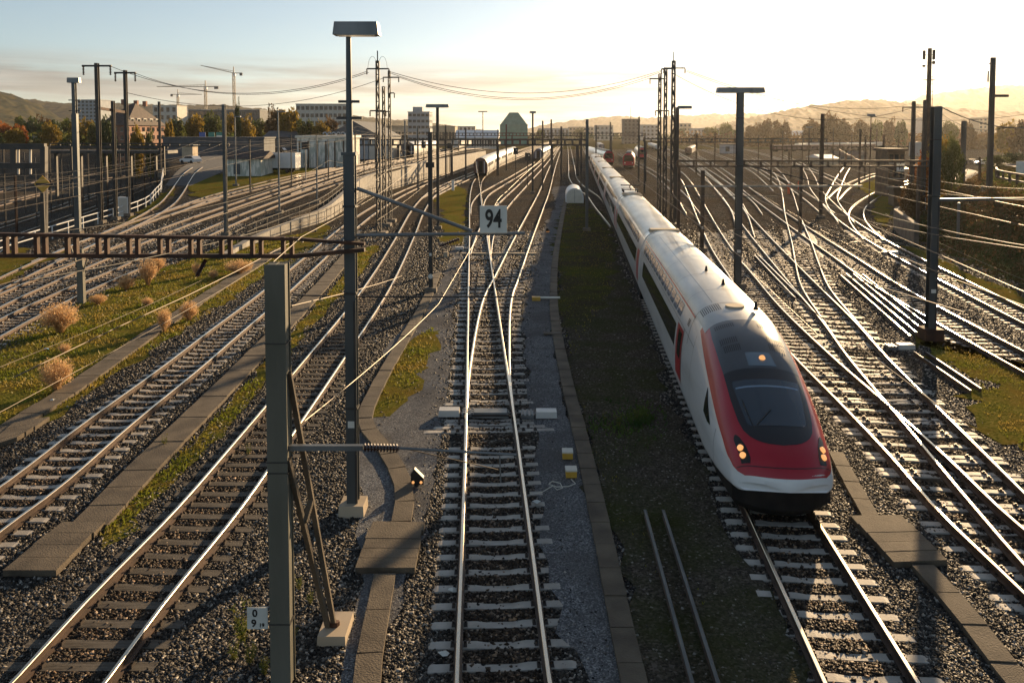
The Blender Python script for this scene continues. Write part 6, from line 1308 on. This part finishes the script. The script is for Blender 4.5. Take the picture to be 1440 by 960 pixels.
# ------------------------------------------------------------------ plants
def rnd_unit():
    v = Vector((random.gauss(0, 1), random.gauss(0, 1), random.gauss(0, 1))); return v.normalized()
def crown_mesh(seed, nclump, nleaf, ls):
    """leaf-sized faces in clumps spread through a unit crown"""
    random.seed(seed); vs, fs = [], []
    for c in range(nclump):
        d = rnd_unit(); rr = random.random()**.45; ce = Vector((d.x*.42*rr, d.y*.42*rr, .52+d.z*.42*rr)); cr = random.uniform(.09, .18)
        for k in range(nleaf):
            q = ce+rnd_unit()*cr*random.random()**.4; a = rnd_unit(); b = a.cross(rnd_unit()).normalized(); s = ls*random.uniform(.6, 1.4); o = len(vs)
            vs += [q-a*s, q+b*s*.6, q+a*s, q-b*s*.6]; fs.append((o, o+1, o+2, o+3))
    me = bpy.data.meshes.new('crown'); me.from_pydata(vs, [], fs); me.materials.append(MAT['leaf_green']); return me
CR = [crown_mesh(11+k, 75, 34, .046) for k in range(4)]; CRF = [crown_mesh(31+k, 120, 44, .026) for k in range(2)]
def trunk_mesh():
    mb = MB(); mb.tube([(0, 0, 0), (.01, 0, .25), (.0, .01, .5), (0, 0, .8)], [.028, .022, .015, .005], 7)
    for k in range(7): a = k*2.4; z = .25+.06*k; mb.tube([(0, 0, z), (.2*math.cos(a), .2*math.sin(a), z+.16), (.34*math.cos(a), .34*math.sin(a), z+.22)], [.012, .007, .003], 5)
    return mb.mesh('trunk', 'bark')
TRM = trunk_mesh()
tree_n = [0]
def tree(label, px, Y, ytop, wpx, m, name='tree', zb=None, fine=False, group='trees around the yard'):
    zt = zrow(ytop, Y); x = xcol(px, Y, zt); z0 = hgt(x, Y)-.1 if zb is None else zb; h = zt-z0; w = wpx*Y/F_PX
    r = thing(name, label, 'tree', (x, Y, z0), 0, group); tree_n[0] += 1
    o = obj('crown', (CRF if fine else CR)[tree_n[0] % (2 if fine else 4)], r, (0, 0, -h*.02), random.uniform(0, 6.28)); o.scale = (w*1.05, w*1.05, h*1.02); o.material_slots[0].link = 'OBJECT'; o.material_slots[0].material = MAT[m]
    t_ = obj('trunk', TRM, r); t_.scale = (w*.8, w*.8, h); return r
random.seed(5)
TL = [(8, 330, 172, 30, 'leaf_orange', 'orange tree at the left edge below the hill'), (26, 300, 174, 24, 'leaf_orange', 'second orange tree near the left edge'), (36, 380, 162, 34, 'leaf_green', 'green tree behind the orange trees'), (50, 350, 168, 30, 'leaf_dark', 'dark tree right of the orange trees'), (62, 360, 163, 30, 'leaf_brown', 'reddish tree in the left tree belt'), (76, 340, 168, 28, 'leaf_dark', 'dark tree left of the stepped lamp pole'), (92, 350, 166, 30, 'leaf_green', 'green tree behind the stepped lamp pole'), (108, 330, 170, 26, 'leaf_yellow', 'yellow green tree right of the stepped lamp pole'), (120, 320, 166, 28, 'leaf_yellow', 'yellow tree below the grey tower block'), (134, 310, 172, 24, 'leaf_green', 'green tree left of the tallest crossarm mast'), (150, 222, 160, 24, 'leaf_dark', 'dark tree left of the brick house front'), (192, 215, 176, 22, 'leaf_yellow', 'thin yellow tree in front of the brick house'), (212, 215, 180, 18, 'leaf_green', 'small green tree in front of the brick house'), (238, 245, 166, 16, 'leaf_yellow', 'bright yellow tree right of the brick house'),
      (262, 300, 176, 34, 'leaf_dark', 'dark trees edge behind the long canopy'), (285, 320, 172, 34, 'leaf_green', 'green tree behind the blue road sign'), (306, 330, 168, 30, 'leaf_green', 'rounded green tree left of the tall crane foot'), (322, 320, 158, 30, 'leaf_yellow', 'yellowish tree below the tall crane'), (352, 330, 170, 34, 'leaf_dark', 'dark tree right of the tall crane'), (376, 300, 172, 26, 'leaf_dark', 'dark tree left of the big autumn tree'), (388, 280, 149, 34, 'leaf_brown', 'tall pale autumn tree left of the white block'), (408, 270, 150, 36, 'leaf_yellow', 'big golden autumn tree left of the white block'), (428, 265, 166, 32, 'leaf_green', 'green tree in front of the white block'), (450, 262, 170, 30, 'leaf_yellow', 'yellow green tree below the white block'), (466, 270, 164, 26, 'leaf_brown', 'reddish tree at the right end of the white block'),
      (248, 280, 164, 26, 'leaf_green', 'light green tree right of the brick house'), (274, 290, 160, 30, 'leaf_yellow', 'pale golden tree below the crane with the level jib'), (298, 285, 158, 30, 'leaf_green', 'broad light green tree below the crane with the level jib'), (344, 280, 162, 30, 'leaf_yellow', 'golden tree right of the slim conifer'), (364, 290, 166, 28, 'leaf_green', 'light green tree left of the dark canopy'), (20, 290, 180, 30, 'leaf_yellow', 'low yellow bushes before the orange trees'), (70, 300, 172, 28, 'leaf_yellow', 'yellow tree at the middle of the left tree belt'),
      (334, 250, 140, 9, 'leaf_dark', 'slim dark conifer beside the tall crane')]
for px, Y, yt, w, m, lb in TL: tree(lb, px, Y, yt, w, m)
TR_ = [(958, 800, 180, 16, 'leaf_dark', 'distant tree right of the slim block'), (1000, 620, 178, 22, 'leaf_green', 'hazy tree left of the wide T lamp'), (1022, 600, 173, 24, 'leaf_green', 'hazy tree just left of the wide T lamp'), (1060, 560, 174, 26, 'leaf_brown', 'brownish tree right of the wide T lamp'), (1078, 540, 166, 26, 'leaf_brown', 'rounded brown tree left of the pale hall'), (1098, 520, 168, 28, 'leaf_brown', 'brown tree behind the pale hall'), (1142, 500, 168, 30, 'leaf_brown', 'large brown tree right of the pale hall'), (1164, 480, 158, 34, 'leaf_brown', 'tallest brown tree right of the pale hall'), (1186, 490, 166, 30, 'leaf_brown', 'brown tree before the middle of the right hill'), (1212, 520, 168, 26, 'leaf_brown', 'hazy brown tree left of the lattice posts'), (1232, 520, 170, 24, 'leaf_green', 'hazy green tree left of the lattice posts'), (1252, 500, 166, 20, 'leaf_brown', 'feathery tree left of the lattice posts'), (1268, 480, 168, 18, 'leaf_dark', 'dark tree touching the lattice posts'), (1336, 420, 170, 26, 'leaf_green', 'tree between the grey post and the bank post'), (1362, 400, 172, 24, 'leaf_brown', 'tree behind the bank post'), (1415, 330, 170, 34, 'leaf_yellow', 'yellowish tree right of the tall bank lamp'), (1440, 300, 168, 40, 'leaf_brown', 'tree at the right edge on the bank'), (760, 760, 182, 14, 'leaf_green', 'small distant tree right of the teal pyramid'), (815, 900, 180, 18, 'leaf_dark', 'distant dark tree above the track ends'), (690, 700, 184, 14, 'leaf_green', 'small distant tree left of the teal pyramid')]
for px, Y, yt, w, m, lb in TR_: tree(lb, px, Y, yt, w, m)
for px, Y, yt, w, m, lb in [(1300, 92, 214, 40, 'leaf_orange', 'golden bush behind the antenna tower foot'), (1322, 96, 186, 44, 'leaf_yellow', 'tall golden bush behind the grey right post'), (1340, 90, 190, 34, 'leaf_green', 'green bush right of the grey right post'), (1284, 84, 252, 36, 'leaf_brown', 'rusty bush below the lattice posts'), (1402, 120, 218, 36, 'leaf_green', 'green bush beside the bank road'), (1426, 125, 214, 34, 'leaf_dark', 'dark bush behind the hoarding')]:
    tree(lb, px, Y, yt, w, m, 'bush', fine=True, group='bushes at the bank')
def bush_mesh(seed):
    random.seed(seed); vs, fs = [], []
    for k in range(430):
        a = random.uniform(0, 6.28); sp = random.random()**.6*.55; p0 = Vector((random.uniform(-.05, .05), random.uniform(-.05, .05), 0)); p1 = Vector((math.cos(a)*sp, math.sin(a)*sp, random.uniform(.5, 1.12)*(1-.7*sp*sp))); n_ = Vector((-math.sin(a), math.cos(a), 0)); wd = .007
        mid = p0.lerp(p1, .5)+Vector((0, 0, .06)); o = len(vs); vs += [p0-n_*wd, p0+n_*wd, mid-n_*wd, mid+n_*wd, p1]; fs += [(o, o+1, o+3, o+2), (o+2, o+3, o+4)]
        for j in range(7):
            q = p0.lerp(p1, random.uniform(.62, 1.04))+rnd_unit()*.03; d = (rnd_unit()+Vector((0, 0, .9))).normalized(); s = random.uniform(.018, .04); b = d.cross(rnd_unit()).normalized(); o = len(vs); vs += [q-b*s*.5, q+b*s*.5, q+d*s*2.2]; fs.append((o, o+1, o+2))
    me = bpy.data.meshes.new('dry_bush'); me.from_pydata(vs, [], fs); me.materials.append(MAT['dry_straw']); return me
BM = [bush_mesh(s) for s in (3, 4, 5)]
for k, (px, py, wpx, hpx, lb) in enumerate([(85, 468, 52, 40, 'largest rounded dry bush on the grass strip'), (80, 551, 46, 46, 'dry bush lowest on the grass strip near the trough'), (208, 402, 26, 36, 'tall dry bush below the girder beside the raised track'), (220, 384, 26, 24, 'dry bush just under the girder'), (178, 408, 26, 20, 'low dry bush right of the forked concrete post'), (336, 386, 40, 20, 'wide dry bush near the tall end of the grass strip'), (231, 468, 20, 34, 'slim dry bush at the lower edge of the grass strip'), (138, 428, 24, 14, 'sparse dry bush beside the foot of the forked post'), (266, 452, 26, 28, 'brownish dry bush near the trough'), (91, 497, 18, 14, 'tiny dry bush above the blue scrap'), (277, 388, 14, 18, 'small dry bush under the hanging insulator'), (207, 430, 16, 12, 'little faded bush in the middle of the grass strip'), (300, 392, 14, 12, 'little faded bush in the upper grass strip')]):
    p_ = at(px, py); s = p_.y/F_PX; o = obj('dry_bush', BM[k % 3], None, p_-Vector((0, 0, .03)), k*1.3); o.scale = (wpx*s*.95, wpx*s*.95, hpx*s*1.02); tag(o, lb, 'bush', 'dry straw coloured bushes')
def weed_mesh(seed):
    random.seed(seed); vs, fs = [], []
    for k in range(30):
        a = random.uniform(0, 6.28); p1 = Vector((math.cos(a)*.18, math.sin(a)*.18, random.uniform(.4, 1.0)))
        for j in range(10):
            q = p1*random.uniform(.15, 1); d = (rnd_unit()+Vector((0, 0, .5))).normalized(); b = d.cross(rnd_unit()).normalized(); s = random.uniform(.03, .07); o = len(vs); vs += [q-b*s*.3, q+b*s*.3, q+d*s*1.8]; fs.append((o, o+1, o+2))
    me = bpy.data.meshes.new('weed'); me.from_pydata(vs, [], fs); me.materials.append(MAT['weed']); return me
WM = [weed_mesh(1), weed_mesh(2)]
for k, (px, py, hh, lb) in enumerate([(342, 905, .8, 'tall green weed left of the kilometre plate'), (330, 930, .45, 'low weed left of the near post foot'), (352, 935, .5, 'weed below the kilometre plate'), (420, 830, .35, 'brown tuft right of the near post'), (436, 850, .3, 'low tuft beside the brace foot'), (372, 950, .4, 'weed at the foot of the near post'), (350, 640, .35, 'thin weed on the narrow grass strip'), (232, 628, .4, 'reddish weed beside the long trough'), (1290, 490, .4, 'weed at the footing of the grey right post'), (870, 600, .4, 'leafy weed in the green shaded clump'), (850, 592, .35, 'second leafy weed in the shaded clump'), (895, 590, .4, 'third leafy weed in the shaded clump'), (415, 895, .3, 'small tuft left of the brace footing')]):
    p_ = at(px, py); o = obj('weed', WM[k % 2], None, p_, k*1.1); o.scale = (hh*1.2, hh*1.2, hh); tag(o, lb, 'weed', 'weeds growing in the stones')
# ------------------------------------------------------------------ hills
mat('forest', (.008, .014, .006), (.06, .05, .016), .03, .95, lo=.38, hi=.64, spec=.05)
def hill(label, Y, ridge, depth, rough=6.):
    """ridge: (photo column, photo row) of the skyline at distance Y"""
    xs = np.linspace(ridge[0][0], ridge[-1][0], 150); z = np.interp(xs, [r[0] for r in ridge], [r[1] for r in ridge]); vs = []; rows = 24
    rn = np.random.RandomState(int(Y)); k_ = np.ones(7)/7; n1 = np.convolve(rn.randn(len(xs)+6), k_, 'valid')*rough
    for j in range(rows+1):
        t = j/rows
        for i, px in enumerate(xs):
            zz = zrow(z[i], Y); X = xcol(px, Y, 0); prof_h = math.sin(min(1, t*1.25)*math.pi/2) if t < .8 else math.cos((t-.8)/.2*math.pi/2)
            vs.append((X*(1+(t-.8)*.12*depth/900), Y+(t-.8)*depth, -2+(zz+2)*max(0, prof_h)+(n1[i]+rn.randn()*rough*.45)*max(0, prof_h)*min(1, zz/40)))
    n_ = len(xs); me = bpy.data.meshes.new('hills'); me.from_pydata(vs, [], [(j*n_+i, j*n_+i+1, (j+1)*n_+i+1, (j+1)*n_+i) for j in range(rows) for i in range(n_-1)]); me.materials.append(MAT['forest'])
    tag(obj('hills', me), label, None, None, 'structure')
hill('wooded hill at the left edge', 2100, [(-420, 118), (-150, 118), (-40, 125), (0, 130), (20, 132), (50, 145), (75, 160), (100, 172), (125, 184)], 900)
hill('long low wooded ridge behind the left hill', 3000, [(-60, 138), (20, 140), (60, 142), (110, 146), (200, 148), (330, 150), (450, 160), (560, 170), (640, 178), (700, 184)], 900)
hill('low hazy hills in the middle', 4200, [(740, 182), (790, 172), (830, 166), (870, 163), (910, 166), (950, 164), (1000, 162), (1080, 160), (1160, 160), (1300, 166)], 900)
hill('nearer golden ridge at the right', 2300, [(1010, 176), (1080, 160), (1130, 150), (1180, 143), (1215, 141), (1250, 144), (1300, 152), (1400, 160), (1500, 168)], 800, 5)
hill('high hazy ridge at the right edge', 4000, [(1180, 168), (1260, 146), (1300, 134), (1340, 128), (1400, 122), (1440, 122), (1560, 126), (1760, 140), (1950, 160)], 1200, 8)
# ------------------------------------------------------------------ haze
hz = bpy.data.materials.new('haze'); hz.use_nodes = True; t = hz.node_tree; t.nodes.clear()
pv = nn(t, 'ShaderNodeVolumePrincipled'); pv.inputs['Color'].default_value = (.93, .90, .86, 1); pv.inputs['Density'].default_value = HAZE; pv.inputs['Anisotropy'].default_value = .62
ho = nn(t, 'ShaderNodeOutputMaterial'); t.links.new(pv.outputs[0], ho.inputs['Volume'])
mb = MB(); mb.box(0, 3000, 125, 13000, 6600, 262); o = tag(mb.build('haze', 'black_paint'), None, None, None, 'stuff'); o.data.materials.clear(); o.data.materials.append(hz)
